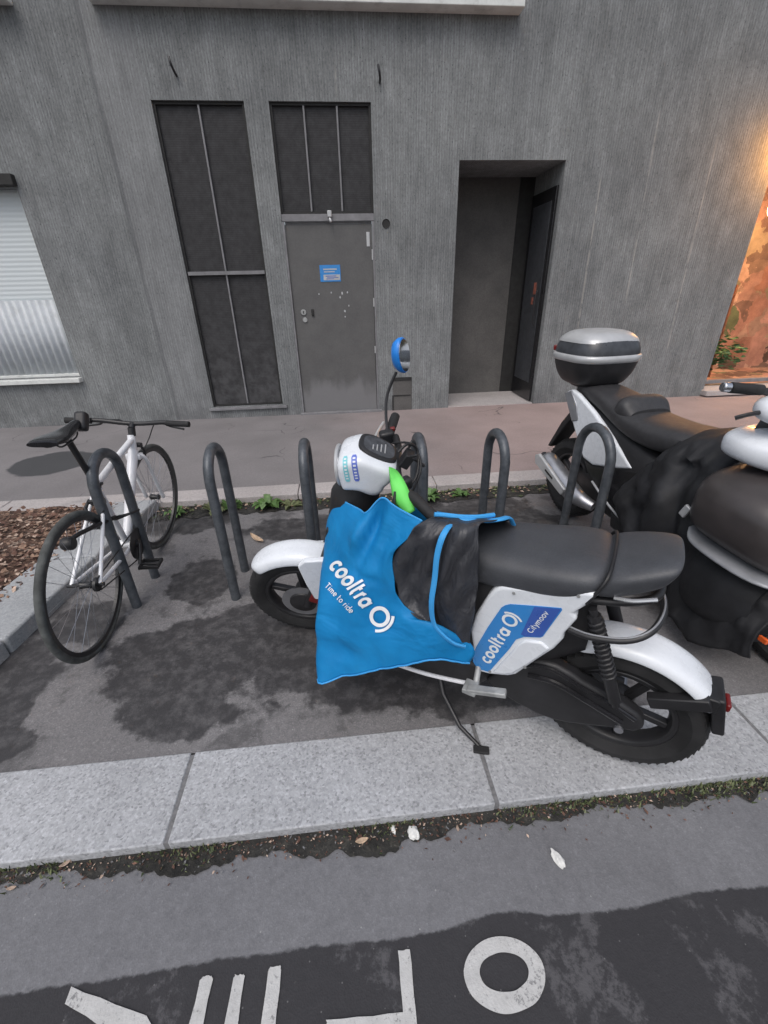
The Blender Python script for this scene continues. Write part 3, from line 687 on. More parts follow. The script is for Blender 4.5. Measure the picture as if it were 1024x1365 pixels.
# ------------------------------------------------------------------ painted letters on the road
RZ = STREET_Z+.004
def marking(label, g): return tag(part('road_marking', g, 'road_paint', smooth=0), label, 'road marking', 'painted letters on the road')
def jag(poly, n=5, a=.0016):
    out = []
    for i in range(len(poly)):
        p, q = Vector(poly[i]), Vector(poly[(i+1) % len(poly)])
        for k in range(n):
            c = p.lerp(q, k/n); out.append((c.x+random.uniform(-a, a), c.y+random.uniform(-a, a)))
    return out
def flatpoly(g, poly):
    g.face([g.v((x, y, RZ)) for x, y in jag(poly)]); return g
g = G(); no = 64; A = []; B = []
for k in range(no+1):
    t = 2*pi*(k % no)/no; w1 = 1+.02*noise.noise(Vector((cos(t)*2, sin(t)*2, 0))); w2 = 1+.03*noise.noise(Vector((cos(t)*2, sin(t)*2, 7)))
    A.append((.300+.099*w1*cos(t), .383+.066*w1*sin(t), RZ)); B.append((.300+.060*w2*cos(t), .385+.034*w2*sin(t), RZ))
marking('white painted letter O on the dark asphalt', g.grid([A, B]))
marking('white painted letter shaped like a reversed L, left of the O', flatpoly(G(), [(.048, .449), (.078, .449), (.074, .318), (-.13, .325), (-.13, .352), (.046, .344)]))
def rbar(p, q, w):
    p, q = Vector(p), Vector(q); d = (q-p).normalized(); n = Vector((-d.y, d.x))
    return [tuple(p+n*w-d*0), tuple(p+n*w*.7-d*w*.45), tuple(p-n*w*.7-d*w*.45), tuple(p-n*w), tuple(q-n*w), tuple(q+n*w)]
marking('rightmost of the three white painted bars', flatpoly(G(), rbar((-.258, .446), (-.266, .27), .0165)))
marking('middle of the three white painted bars', flatpoly(G(), rbar((-.344, .441), (-.350, .27), .0145)))
marking('leftmost of the three white painted bars', flatpoly(G(), rbar((-.422, .446), (-.434, .27), .0155)))
marking('slanting white painted stroke at the far left of the letters', G().grid([[(x+random.uniform(-.0015, .0015), y+random.uniform(-.0015, .0015), RZ) for x, y in e] for e in ([(-.748+.203*t, .470-.070*t) for t in (0, .2, .4, .6, .8, 1)]+[(-.545+.145*t, .400-.13*t) for t in (.25, .5, .75, 1)], [(-.745+.145*t, .440-.065*t) for t in (0, .2, .4, .6, .8, 1)]+[(-.60+.14*t, .375-.105*t) for t in (.25, .5, .75, 1)])]))

# ------------------------------------------------------------------ bicycle hoops
def hoop(x, label, y0=1.90, y1=2.16, h=.818, tilt=0.0):
    r = (y1-y0)/2; d = .024
    pts = [(0, y0-2.03, -.02), (0, y0-2.03, h-r-d)]+[(0, (y0+y1)/2-2.03-r*cos(t), h-r-d+r*sin(t)) for t in [pi*k/14 for k in range(1, 14)]]+[(0, y1-2.03, h-r-d), (0, y1-2.03, -.02)]
    g = G().tube(pts, d, 20)
    o = part('bicycle_hoop', g, 'rack_paint'); o.location = (x, 2.03, 0); o.rotation_euler = (0, tilt, 0)
    return tag(o, label, 'bicycle rack', 'steel bicycle hoops in a row')
hoop(-1.15, 'steel hoop the white bicycle leans against')
hoop(-.64, 'steel hoop standing free between the bicycle and the moped front wheel')
hoop(-.205, 'steel hoop seen edge-on just behind the blue leg cover')
hoop(.362, 'steel hoop right behind the moped handlebar')
hoop(.765, 'steel hoop behind the moped seat, beside the weeds')
hoop(1.297, 'steel hoop beside the maxi scooter rear wheel', y0=1.88, y1=2.19)

# ------------------------------------------------------------------ weeds and rubbish
def weed_mesh(seed, R, H, n, w=.22):
    rnd = random.Random(seed); g = G()
    for k in range(n):
        a = rnd.uniform(0, 6.28); L = R*rnd.uniform(.5, 1); h = H*rnd.uniform(.3, 1); ww = L*w*rnd.uniform(.7, 1.3); d = Vector((cos(a), sin(a), 0)); s = Vector((-sin(a), cos(a), 0))
        P = [Vector((0, 0, 0)), d*L*.35+Vector((0, 0, h*.7)), d*L*.72+Vector((0, 0, h)), d*L+Vector((0, 0, h*.6))]
        W = [.15, 1, .8, .02]
        for i in range(3): g.face([g.v(P[i]-s*ww*W[i]), g.v(P[i]+s*ww*W[i]), g.v(P[i+1]+s*ww*W[i+1]), g.v(P[i+1]-s*ww*W[i+1])])
    bmesh.ops.remove_doubles(g.b, verts=g.b.verts, dist=1e-5); return g
def weed(x, y, z, R, H, n, label, mt='weed_green', seed=1, w=.22):
    o = part('weed', weed_mesh(seed, R, H, n, w), mt, smooth=60); o.location = (x, y, z); return tag(o, label, 'weed', 'weeds along the kerbs')
weed(-.62, 2.985, .0, .13, .085, 30, 'biggest leafy green weed at the far kerb, right of the free hoop', seed=3)
weed(-1.02, 2.96, .0, .12, .07, 20, 'pale green weed at the far kerb between bicycle wheel and free hoop', 'weed_dull', 4)
weed(-1.28, 2.93, .0, .10, .07, 18, 'green weed behind the bicycle front wheel', seed=5)
weed(.60, 2.93, .0, .12, .09, 26, 'bright weed at the far kerb left of the hoop behind the seat', seed=6)
weed(.44, 2.88, .0, .09, .05, 14, 'small dull weed right of the moped handlebar', 'weed_dull', 7)
weed(.02, 2.96, .0, .08, .05, 14, 'small weed at the far kerb behind the blue leg cover', seed=8)
weed(-.90, 2.99, .0, .10, .08, 22, 'green weed at the far kerb just left of the free hoop', seed=11)
weed(-.45, 2.97, .0, .10, .05, 16, 'flat dull weed at the far kerb right of the biggest weed', 'weed_dull', 12)
weed(.86, 2.97, .0, .09, .06, 16, 'weed at the far kerb just right of the hoop behind the seat', seed=13)
weed(.50, 3.02, .0, .08, .07, 18, 'upright green weed against the far kerb near the right grip', seed=14)
g = G(); rnd = random.Random(5)
for k in range(5200):
    x = rnd.uniform(-1.5, 2.2); dens = noise.noise(Vector((x*2.2, 9, 0)))
    if rnd.random() > .25+dens*1.7: continue
    y = .745-abs(rnd.gauss(0, .024)); h = rnd.uniform(.004, .020); a = rnd.uniform(0, 6.28); w = rnd.uniform(.0015, .004); l = rnd.uniform(.003, .014)
    p = Vector((x, y, STREET_Z+.003)); t = p+Vector((cos(a)*l, sin(a)*l, h)); s = Vector((-sin(a), cos(a), 0))*w
    f = g.face([g.v(p-s), g.v(p+s), g.v(t+s*.3), g.v(t-s*.3)]); f.material_index = 0 if rnd.random() < .5 else 1
tf = part('kerb_moss', g, ['moss', 'weed_dull'], smooth=0); tf['kind'] = 'stuff'; tf['label'] = 'moss and grass sprouting in the gutter gap below the granite kerb'
g = G()
for k in range(1300):      # grit, bark crumbs and stalks in the gutter
    x = rnd.uniform(-1.4, 2.0); y = .74-abs(rnd.gauss(0, .035)); r = rnd.uniform(.0015, .006)*(1 if rnd.random() > .05 else 2); a = rnd.uniform(0, 6.28)
    q = Matrix.Rotation(a, 3, 'Z') @ Matrix.Rotation(rnd.uniform(-.7, .7), 3, 'X')
    f = g.face([g.v(Vector((x, y, STREET_Z+.0065+rnd.random()*.003))+q @ Vector(p)) for p in ((-r, 0, 0), (-.2*r, -r*.6, .001), (r, -.1*r, 0), (.1*r, r*.5, .001))]); f.material_index = rnd.choice([0, 0, 0, 1, 2, 3])
gt = part('gutter_grit', g, ['litter_3', 'litter_0', 'joint_mortar', 'litter_2'], smooth=0); gt['kind'] = 'stuff'; gt['label'] = 'grit and bark crumbs in the gutter below the granite kerb'
g = G()
for k in range(900):
    x = rnd.uniform(-1.45, 2.4); y = 3.08-abs(rnd.gauss(0, .07)); r = rnd.uniform(.006, .022); a = rnd.uniform(0, 6.28); z = .006+rnd.random()*.01
    q = Matrix.Rotation(a, 3, 'Z') @ Matrix.Rotation(rnd.uniform(-.6, .6), 3, 'X')
    f = g.face([g.v(Vector((x, y, z))+q @ Vector(p)) for p in ((-r, 0, 0), (0, -r*.45, .003), (r, 0, 0), (0, r*.5, .003))]); f.material_index = rnd.choice([0, 0, 1, 2, 3])
tf = part('kerb_litter', g, ['moss', 'weed_dull', 'litter_0', 'litter_2'], smooth=0); tf['kind'] = 'stuff'; tf['label'] = 'crumbs of leaf and moss along the foot of the far kerb'
def leafobj(x, y, z, L, W, a, label, mt='dry_leaf', curl=.25):
    rows = []
    for i in range(7):
        t = i/6; ww = W*sin(pi*min(.98, t*.96+.02))**.8
        rows.append([(L*(t-.5), ww*s, curl*L*abs(s)*.3+curl*L*(t-.5)**2*1.5+.002) for s in (-1, -.5, 0, .5, 1)])
    o = part('fallen_leaf', G().grid(rows), mt, smooth=60, solid=.001); o.location = (x, y, z); o.rotation_euler = (0, 0, a); return tag(o, label, 'leaf')
leafobj(-.625, 2.50, .003, .15, .020, -.85, 'long dry curled tan leaf on the asphalt right of the free hoop')
def pebble(name, x, y, z, d, seed, mt, label, cat, a=0):
    g = G(); bmesh.ops.create_icosphere(g.b, subdivisions=3, radius=1)
    for v in g.b.verts:
        k = 1+.35*noise.noise(v.co*1.6+Vector((seed, 0, 0)))+.12*noise.noise(v.co*4+Vector((seed, 0, 0))); v.co = Vector((v.co.x*d[0]*k, v.co.y*d[1]*k, v.co.z*d[2]*k))
    o = part(name, g, mt, smooth=30); o.location = (x, y, z+d[2]*.8); o.rotation_euler = (0, 0, a); return tag(o, label, cat)
pebble('crumpled_tissue', .534, .592, STREET_Z, (.012, .026, .010), 2, 'debris_white', 'crumpled white scrap lying alone on the pale asphalt strip', 'scrap', .35)
pebble('crumpled_tissue', .128, .705, STREET_Z, (.016, .020, .010), 5, 'debris_white', 'larger cream scrap in the gutter dirt under the kerb', 'scrap', .5)
pebble('paper_scrap', .068, .722, STREET_Z, (.007, .013, .006), 8, 'debris_white', 'tiny white scrap left of the cream one in the gutter', 'scrap', .2)
leafobj(-.03, .700, STREET_Z+.006, .040, .008, .15, 'small brown leaf in the gutter below the kerb near the middle')
leafobj(-.90, .735, STREET_Z+.006, .030, .006, .5, 'small tan leaf in the gutter at the far left', 'litter_2')
leafobj(-1.02, .690, STREET_Z+.006, .026, .005, .1, 'pale leaf scrap on the asphalt at the left edge', 'litter_2')

# ================================================================== WHITE MOPED (x ahead, y left, z up; rear wheel touches the ground at the origin)
hh = radians(-34.8)
mop = tag(root('electric_moped', frame((.84, .885, .002), (-cos(hh), -sin(hh)), 4)), 'white electric moped with blue leg cover parked across the granite kerb', 'moped')
SA = Vector((1.23, 0, .25)); sax = Vector((-sin(radians(25)), 0, cos(radians(25))))
ST = Matrix.Translation(SA) @ Matrix.Rotation(radians(27), 4, sax) @ Matrix.Translation(-SA)     # steering turned left

def tyre_prof(R, w, bead, knob=0):
    n = 9; out = []
    for i in range(n+1):
        a = pi*i/n; out.append((R-w*.9+w*.9*sin(a)**.8, -w*cos(a)))
    return [(bead, -w*.55)]+[(r if (i not in (0, n)) else R-w*.95, y) for i, (r, y) in enumerate(out)]+[(bead, w*.55)]
def scooter_wheel(nm, par, c, R, w, rimr, M=None, spokes=5, rot=0, mt='rubber'):
    wh = part(nm, G(M).lathe([(0, -w*.9), (.045, -w*.9), (.05, -w*.6), (.05, w*.6), (.045, w*.9), (0, w*.9)], c, 'y', 28, False), 'black_metal', par)
    ty = part('tyre', G(M).lathe(tyre_prof(R, w, rimr), c, 'y', 72), mt, wh)
    g = G(M); nb = 54
    for k in range(nb):      # tread grooves stand as slim blocks
        for s in (-1, 1):
            t = 2*pi*k/nb+(.03 if s > 0 else 0); e = Vector((cos(t), 0, sin(t))); tq = Vector((-sin(t), 0, cos(t)))
            cc = Vector(c)+e*(R-.0118)+Vector((0, s*w*.52, 0)); rot3 = Matrix((tq, Vector((0, 1, 0)), e)).transposed() @ Matrix.Rotation(s*.45, 3, 'Z') @ Matrix.Rotation(-s*.42, 3, 'X')
            g.box(cc, (.017, w*.52, .012), rot3)
    part('tread', g, mt, ty, smooth=0)
    g = G(M).lathe([(rimr+.004, -w*.62), (rimr-.012, -w*.62), (rimr-.022, -w*.3), (rimr-.022, w*.3), (rimr-.012, w*.62), (rimr+.004, w*.62)], c, 'y', 64)
    for k in range(spokes):
        t = rot+2*pi*k/spokes; e = Vector((cos(t), 0, sin(t))); q = Vector((-sin(t), 0, cos(t)))
        L0, L1 = .035, rimr-.012
        for sgn in (1,):
            R3 = Matrix((e, Vector((0, 1, 0)), q)).transposed()
            g.box(Vector(c)+e*(L0+L1)/2, (L1-L0, w*.55, .024), R3)
    part('rim', g, 'black_metal', wh, bevel=.004); return wh
scooter_wheel('wheel', mop, (.010, 0, .243), .243, .048, .163, rot=.75)
fwh = scooter_wheel('wheel', mop, (1.275, 0, .25), .25, .045, .172, M=ST, rot=.35)
part('brake_disc', G(ST).lathe([(.035, .050), (.095, .050), (.095, .054), (.035, .054)], (1.275, 0, .25), 'y', 40), 'brushed_steel', fwh)
part('hub_cap', G(ST).lathe([(0, .048), (.062, .048), (.058, .062), (.03, .068), (0, .07)], (1.275, 0, .25), 'y', 32, False), 'black_plastic', fwh)
part('caliper', G(ST).box((1.20, .068, .31), (.05, .035, .07), Matrix.Rotation(-.5, 3, 'Y')), 'red_lens', mop, bevel=.008)

def fender(c, radii, a0, a1, hw, M=None, n=20, drop=.035, taper=True):
    """radii at start/end; angles in degrees in the xz plane"""
    g = G(M); rows = []
    for i in range(n+1):
        t = i/n; a = radians(a0+(a1-a0)*t); R = radii[0]+(radii[1]-radii[0])*t
        endw = 1-(.35*(max(0, t-.85)/.15)**2 if taper else 0)-(.35*(max(0, .12-t)/.12)**2 if taper else 0)
        row = []
        for j in range(-6, 7):
            s = j/6; y = hw*endw*sin(s*pi/2)*1.0; rr = R-drop*(abs(s)**3.2)
            row.append((c[0]+rr*cos(a), y, c[2]+rr*sin(a)))
        rows.append(row)
    return g.grid(rows)
part('rear_fender', fender((.010, 0, .245), (.300, .278), 52, 147, .066), 'white_paint', mop, solid=.005, sub=1, smooth=60)
part('front_fender', fender((1.275, 0, .25), (.282, .305), 50, 138, .064, ST, drop=.045), 'white_paint', mop, solid=.005, sub=1, smooth=60)
for s in (1, -1):
    part('fork_cover', G(ST).prism([(1.222, .53 if s > 0 else .46), (1.19, .56 if s > 0 else .48), (1.08, .565 if s > 0 else .48), (1.07, .44), (1.12, .345), (1.165, .315), (1.20, .325), (1.214, .42)], s*.072, s*.098), 'white_paint', mop, bevel=.006, seg=3)
    part('fork_leg', G(ST).tube([(1.255, s*.066, .240), (1.16, s*.062, .45), (1.05, s*.062, .70)], .015, 14), 'black_metal', mop)
part('fork_yoke', G(ST).box((1.04, 0, .70), (.07, .21, .05), Matrix.Rotation(-radians(25), 3, 'Y')), 'black_metal', mop, bevel=.01)
part('steering_column', G(ST).tube([(1.06, 0, .60), (1.00, 0, .72), (.965, 0, .79), (.915, 0, .88)], [.05, .072, .088, .062], 24, 5), 'black_plastic', mop)

# headlamp cowl with its instrument face and two small stickers
COWL = catmull([(.986, 0, .985), (.972, 0, 1.000), (.940, 0, 1.010), (.905, 0, 1.012), (.860, 0, .988), (.812, 0, .958), (.797, 0, .934), (.813, 0, .905), (.838, 0, .882), (.852, 0, .858), (.875, 0, .846), (.900, 0, .852), (.928, 0, .870), (.960, 0, .878), (.984, 0, .882), (.990, 0, .90), (.992, 0, .94), (.990, 0, .97)], 3, True)
cc_ = Vector((.905, 0, .932))
def cowl_rings(): return [[Vector((cc_.x+(p.x-cc_.x)*(.35+.65*k), y, cc_.z+(p.z-cc_.z)*k)) for p in COWL] for y, k in ((-.086, .45), (-.0855, .62), (-.083, .76), (-.077, .86), (-.066, .93), (-.045, .975), (-.02, .995), (0, 1), (.02, .995), (.045, .975), (.066, .93), (.077, .86), (.083, .76), (.0855, .62), (.086, .45))]
tmp = G().rings(cowl_rings()).mesh('tmp'); cb = BVHTree.FromPolygons([v.co.copy() for v in tmp.vertices], [tuple(p.vertices) for p in tmp.polygons]); bpy.data.meshes.remove(tmp)
cw = part('headlamp_cowl', G(ST).rings(cowl_rings()), 'white_paint', mop, smooth=60)
def disc_x(x, y, z, ry, rz, t): return [[(x+dx, y+ry*k*cos(a), z+rz*k*sin(a)) for a in [2*pi*i/36 for i in range(36)]] for dx, k in ((0, 1.0), (t, 1.0), (t+.006, .86), (t+.008, .3))]
lp = part('headlamp', G(ST).rings(disc_x(.984, 0, .936, .070, .062, .010)), 'lamp_glass', cw)
part('lamp_ring', G(ST).tube([(.992, .071*cos(a), .936+.063*sin(a)) for a in [2*pi*i/36 for i in range(36)]], .0055, 8, closed=True), 'silver_plastic', cw)
ux = Vector((.104, 0, .064)).normalized(); uz = Vector((-ux.z, 0, ux.x)); o0 = Vector((.857, -.008, .9835))
def dashpt(u, v, h): return o0+ux*u+Vector((0, v, 0))+uz*h
def disc_d(ru, rv, hs): return [[dashpt(ru*k*abs(cos(a))**.7*(1 if cos(a) > 0 else -1), rv*k*abs(sin(a))**.7*(1 if sin(a) > 0 else -1), h) for a in [2*pi*i/40 for i in range(40)]] for h, k in hs]
ds = part('instrument_panel', G(ST).rings(disc_d(.068, .058, ((-.004, 1), (.006, 1), (.009, .93)))), 'black_plastic', mop)
part('display', G(ST).rings(disc_d(.056, .047, ((.007, 1), (.0105, .98)))), 'dash_screen', ds)
gq = G(ST)
for k in range(4): gq.box(dashpt(-.02+.014*k, .0+.006*k, .0115), (.004, .05-.008*k, .001), Matrix((ux, Vector((0, 1, 0)), uz)).transposed())
part('display_marks', gq, 'silver_plastic', ds, smooth=0)
for x0, x1, mt in ((.963, .947, 'teal_paint'), (.934, .916, 'violet_paint')):
    xm = (x0+x1)/2; hw = abs(x0-x1)/2
    g = G(ST)
    def wrap(x, a, l=.0012):
        d = Vector((0, cos(a), sin(a))); h = cb.ray_cast(Vector((x, 0, .925))+d*.3, -d); return (h[0] if h[0] else Vector((x, 0, .925))+d*.09)+d*l
    A = [radians(v) for v in range(2, 62, 5)]
    g.grid([[wrap(xm+hw*u*(.6 if a in (A[0], A[-1]) else 1), a) for u in (-1, -.5, 0, .5, 1)] for a in A])
    q = part('cowl_sticker', g, mt, cw, smooth=60)
    g = G(ST)
    for k in range(7):
        a = radians(9+6.5*k); g.grid([[wrap(xm+hw*u*.5, a+e, .0022) for u in (-1, 0, 1)] for e in (0, .055)])
    part('sticker_marks', g, 'print_white', q, smooth=0)

# handlebar, turned a little further and swept back
hb = part('handlebar', G(ST).tube([(.815, -.20, .905), (.80, -.10, .92), (.80, 0, .93), (.79, .09, .925), (.765, .14, .915)], .013, 12, 5), 'black_metal', mop)
part('grip', G(ST).tube([(.842, -.215, .912), (.838, -.235, .912), (.822, -.34, .912)], [.013, .019, .018], 14), 'rubber', hb)
part('grip', G(ST).tube([(.765, .14, .915), (.745, .155, .908), (.66, .245, .868), (.655, .25, .866)], [.013, .0185, .0185, .015], 14), 'rubber', hb)
part('switch_pod', G(ST).box((.848, -.205, .905), (.055, .04, .05), Matrix.Rotation(.3, 3, 'Z')), 'black_plastic', hb, bevel=.010, seg=3)
part('kill_switch', G(ST).box((.826, -.225, .925), (.018, .014, .014)), 'red_lens', hb, bevel=.003)
part('switch_pod', G(ST).box((.770, .105, .925), (.04, .035, .04), Matrix.Rotation(.6, 3, 'Z')), 'black_plastic', hb, bevel=.010, seg=3)
part('brake_lever', G(ST).tube([(.875, -.20, .900), (.895, -.23, .89), (.885, -.30, .885), (.872, -.345, .885)], .006, 8, 4), 'silver_plastic', hb)
part('brake_lever', G(ST).tube([(.80, .15, .93), (.805, .175, .90), (.805, .195, .85), (.815, .20, .80), (.828, .198, .792)], .0045, 8, 4), 'black_metal', hb)
part('cable', G(ST).tube([(.79, .02, .985), (.76, .0, 1.0), (.73, -.02, .96), (.74, .05, .90), (.80, .08, .86)], .0045, 8, 5), 'black_plastic', mop)
part('cable', G(ST).tube([(.82, -.12, .93), (.75, -.06, .96), (.72, .03, .93), (.76, .08, .85)], .004, 8, 5), 'black_plastic', mop)
part('phone_clamp', G(ST).box((.765, .015, .955), (.03, .05, .05), Matrix.Rotation(-.6, 3, 'Y')).tube([(.765, .0, .97), (.745, -.02, 1.0)], .005, 6).tube([(.765, .03, .97), (.73, .05, .99)], .005, 6).tube([(.75, .0, .95), (.71, .0, .91)], .006, 6), 'black_plastic', mop, bevel=.006)
gp = [(.815, .084, .985), (.812, .122, .938), (.802, .150, .898), (.775, .172, .870), (.742, .172, .882), (.764, .122, .938), (.792, .082, .966)]
gg = G(ST)
A = catmull([gp[0], gp[1], gp[2], gp[3]], 5); B = catmull([gp[0], gp[6], gp[5], gp[4]], 5)
part('hand_guard', gg.grid([[a.lerp(b, t)+Vector((0, .014+.012*sin(pi*t), .004*sin(pi*t))) for t in (0, .2, .4, .6, .8, 1)] for a, b in zip(A, B)]), 'green_fabric', mop, solid=.004, smooth=60, label='bright green flap beside the left grip')
# right mirror, blue shell
part('mirror_stem', G(ST).tube([(.845, -.215, .925), (.848, -.26, .97), (.838, -.30, 1.03), (.800, -.325, 1.10)], .0055, 8, 5), 'black_metal', mop)
mc = Vector((.770, -.333, 1.155)); nrm = Vector((-.93, .36, .10)).normalized(); e1 = nrm.cross(Vector((0, 0, 1))).normalized(); e2 = e1.cross(nrm)
def mring(k, h, rx=.048, rz=.062): return [mc+e1*rx*k*cos(a)+e2*rz*k*sin(a)-nrm*h for a in [2*pi*i/36 for i in range(36)]]
ms = part('mirror_shell', G(ST).rings([mring(.95, -.004), mring(1.0, .0), mring(.98, .012), mring(.80, .028), mring(.4, .038), mring(.05, .040)]), 'mirror_blue', mop, smooth=50)
part('mirror_glass', G(ST).rings([mring(.90, -.0035), mring(.90, -.006)]), 'mirror_glass', ms)

# body under the covers
part('body_core', G().sell([(.14, 0, .60, .085, .13, 3.5), (.30, 0, .52, .105, .20, 3.5), (.46, 0, .47, .115, .24, 3.5), (.60, 0, .44, .10, .25, 3.5), (.63, 0, .43, .085, .22, 3)], 'x', 32, 4), 'black_plastic', mop)
part('frame_spine', G().tube([(.46, 0, .28), (.62, 0, .27), (.74, 0, .30), (.88, 0, .45), (.98, 0, .62)], [.085, .08, .075, .06, .055], 20, 6), 'black_plastic', mop)
part('leg_shield', G().prism([(.88, .28), (.92, .35), (.93, .60), (.86, .74), (.82, .74), (.86, .6), (.84, .36)], -.12, .12), 'black_plastic', mop, bevel=.012, seg=3)
part('floor_tube', G().tube([(.80, .175, .225), (.72, .178, .232), (.61, .18, .248), (.50, .18, .274), (.455, .18, .288)], .0075, 10, 4), 'white_frame', mop)
part('floor_tube', G().tube([(.80, -.175, .225), (.61, -.18, .248), (.455, -.18, .288)], .0075, 10, 4), 'white_frame', mop)
part('belly_pan', G().prism([(.86, .24), (.80, .20), (.62, .17), (.46, .20), (.40, .26), (.44, .33), (.80, .30)], -.13, .13), 'black_plastic', mop, bevel=.02, seg=3)

PAN = [(.433, .309), (.458, .352), (.458, .41), (.470, .485), (.458, .556), (.425, .648), (.409, .679), (.388, .698), (.327, .716), (.246, .738), (.178, .757), (.143, .762), (.170, .709), (.193, .676), (.179, .662), (.203, .597), (.202, .575), (.22, .526), (.263, .453), (.313, .361), (.336, .341), (.395, .316)]
def mirrored(pts): return pts
for s in (1, -1):
    sp = part('side_panel', G().prism(PAN, s*.095, s*.139), 'white_paint', mop, bevel=.012, seg=4)
    inset = [(.232, .524), (.258, .541), (.300, .528), (.318, .508), (.332, .468), (.386, .338), (.345, .352), (.322, .370), (.274, .448)]
    part('panel_swell', G().prism(inset, s*.134, s*.146), 'white_paint', sp, bevel=.010, seg=4)
    bl = [(.436, .326), (.454, .352), (.448, .421), (.414, .532), (.382, .622), (.372, .636), (.358, .646), (.290, .667), (.224, .686), (.221, .680), (.256, .563), (.262, .556), (.307, .537), (.328, .516), (.343, .468), (.398, .330)]
    dc = part('blue_decal', G().prism(bl, s*.1392, s*.1408), 'panel_blue', sp, smooth=0)
    pp = [(.292, .664), (.251, .676), (.226, .683), (.225, .679), (.258, .565), (.264, .559), (.305, .541), (.316, .545)]
    pu = part('purple_decal', G().prism(pp, s*.1408, s*.1418), 'panel_purple', dc, smooth=0)
    def lettering(txt, p0, p1, lift, wid, logo=False):
        strokes, L = stroke_text(txt, wid)
        if logo: strokes = strokes+logo_strokes(L+.35, 1.0, wid); L += 1.9
        if s < 0: a, b = Vector(p1), Vector(p0)
        else: a, b = Vector(p0), Vector(p1)
        d = (b-a); k = d.length/L; d.normalize(); n = Vector((-d.y, d.x))*(1 if (s < 0) else -1)
        return ribbons(G(), strokes, lambda u, v, i: (a.x+d.x*u*k+n.x*v*k, s*(lift+.00015*(i % 9)), a.y+d.y*u*k+n.y*v*k))
    part('lettering', lettering('cooltra', (.397, .368), (.325, .602), .1415, .27, True), 'print_white', dc, smooth=0)
    part('lettering', lettering('Citymoov', (.286, .562), (.250, .658), .1422, .20), 'print_white', pu, smooth=0)

# seat
for s in (1, -1):
    for sx, sz in ((.352, .690), (.19, .742), (.395, .335), (.29, .412)): part('screw', G().lathe([(0, -.002), (.0045, -.002), (.005, 0), (.0045, .002), (0, .002)], (sx, s*.1405, sz), 'y', 12, False), 'bracket_steel', mop)
SHR = Matrix(((1, 0, -.42, .42*.765), (0, 1, 0, 0), (0, 0, 1, 0), (0, 0, 0, 1)))
part('seat', G(SHR).sell([(.575, 0, .690, .06, .035, 2.6), (.555, 0, .700, .095, .058, 3), (.50, 0, .712, .118, .066, 3), (.42, 0, .718, .130, .068, 3), (.32, 0, .730, .140, .068, 3), (.23, 0, .748, .144, .064, 3), (.175, 0, .758, .138, .056, 3), (.145, 0, .760, .118, .042, 2.6), (.138, 0, .760, .08, .02, 2.4)], 'x', 40, 5), 'seat_vinyl', mop)
part('pillion_seat', G(SHR).sell([(.160, 0, .764, .07, .025, 2.4), (.150, 0, .768, .112, .052, 3), (.115, 0, .778, .122, .058, 3.2), (.075, 0, .796, .114, .055, 3.4), (.042, 0, .812, .102, .048, 3.4), (.024, 0, .820, .090, .040, 3), (.016, 0, .824, .066, .024, 2.4)], 'x', 40, 5), 'seat_vinyl', mop)
part('seat_base', G().sell([(.56, 0, .655, .08, .03, 3), (.30, 0, .690, .115, .035, 3), (.16, 0, .735, .10, .03, 3), (.05, 0, .775, .08, .02, 3)], 'x', 28, 4), 'black_plastic', mop)
part('seat_seam', G().tube([(.168, -.136, .72), (.138, -.124, .795), (.130, -.06, .818), (.130, .06, .818), (.138, .124, .795), (.168, .136, .72)], .005, 8, 5), 'black_plastic', mop)
part('grab_rail', G().tube([(.11, .118, .750), (.07, .122, .758), (.02, .114, .775)], .006, 8, 4), 'chrome', mop)
part('tail_frame', G().tube([(.20, .09, .69), (.09, .085, .715), (.02, .06, .735), (.005, 0, .74), (.02, -.06, .735), (.09, -.085, .715), (.20, -.09, .69)], .012, 10, 4), 'black_metal', mop)
for r, z, mt in ((.009, .622, 'black_metal'), (.0028, .6320, 'strip_grey')):
    part('carrier_loop', G().tube([(.195, .125, z-.016), (.14, .137, z-.01), (.06, .133, z+.010), (.01, .105, z+.035), (-.015, .04, z+.05), (-.015, -.04, z+.05), (.01, -.105, z+.035), (.06, -.133, z+.010), (.195, -.125, z-.016)], r, 10, 5), mt, mop)
# suspension, chain case, lamp bracket
g = G()
sp0, sp1 = Vector((.150, .112, .690)), Vector((.030, .125, .370)); dv = (sp1-sp0).normalized(); e1 = dv.cross(Vector((0, 1, 0))).normalized(); e2 = dv.cross(e1)
g.tube([sp0, sp1], .011, 10); g.tube([sp0+dv*.02, sp1-dv*.02], .0175, 16)
sh = part('shock_absorber', g, 'black_metal', mop)
part('spring', G().tube([sp0+dv*(.03+.20*i/96)+e1*.0185*cos(2*pi*i/8)+e2*.0185*sin(2*pi*i/8) for i in range(97)], .0046, 7), 'black_plastic', sh)
part('shock_absorber', G().tube([(.150, -.112, .690), (.030, -.125, .370)], .02, 12), 'black_metal', mop)
CC = [(.420, .235), (.34, .36), (.262, .413), (.205, .418), (.150, .402), (.128, .389), (.035, .364), (-.030, .335), (-.052, .312), (-.060, .285), (-.045, .258), (.010, .237), (.079, .203), (.130, .178), (.181, .163), (.230, .160), (.300, .172), (.38, .20)]
cc = part('chain_case', G().prism(CC, .052, .102), 'black_plastic', mop, bevel=.014, seg=4)
part('case_rib', G().tube([(.33, .106, .355), (.262, .106, .397), (.205, .106, .402), (.130, .106, .374), (.035, .106, .346), (-.03, .106, .318)], .007, 8, 5), 'black_gloss', cc)
part('case_rib', G().tube([(.28, .104, .340), (.20, .105, .352), (.10, .105, .322), (.0, .104, .285)], .010, 8, 5), 'black_gloss', cc)
part('swing_arm', G().tube([(.42, -.075, .28), (.2, -.075, .26), (0, -.075, .25)], .022, 10), 'black_metal', mop)
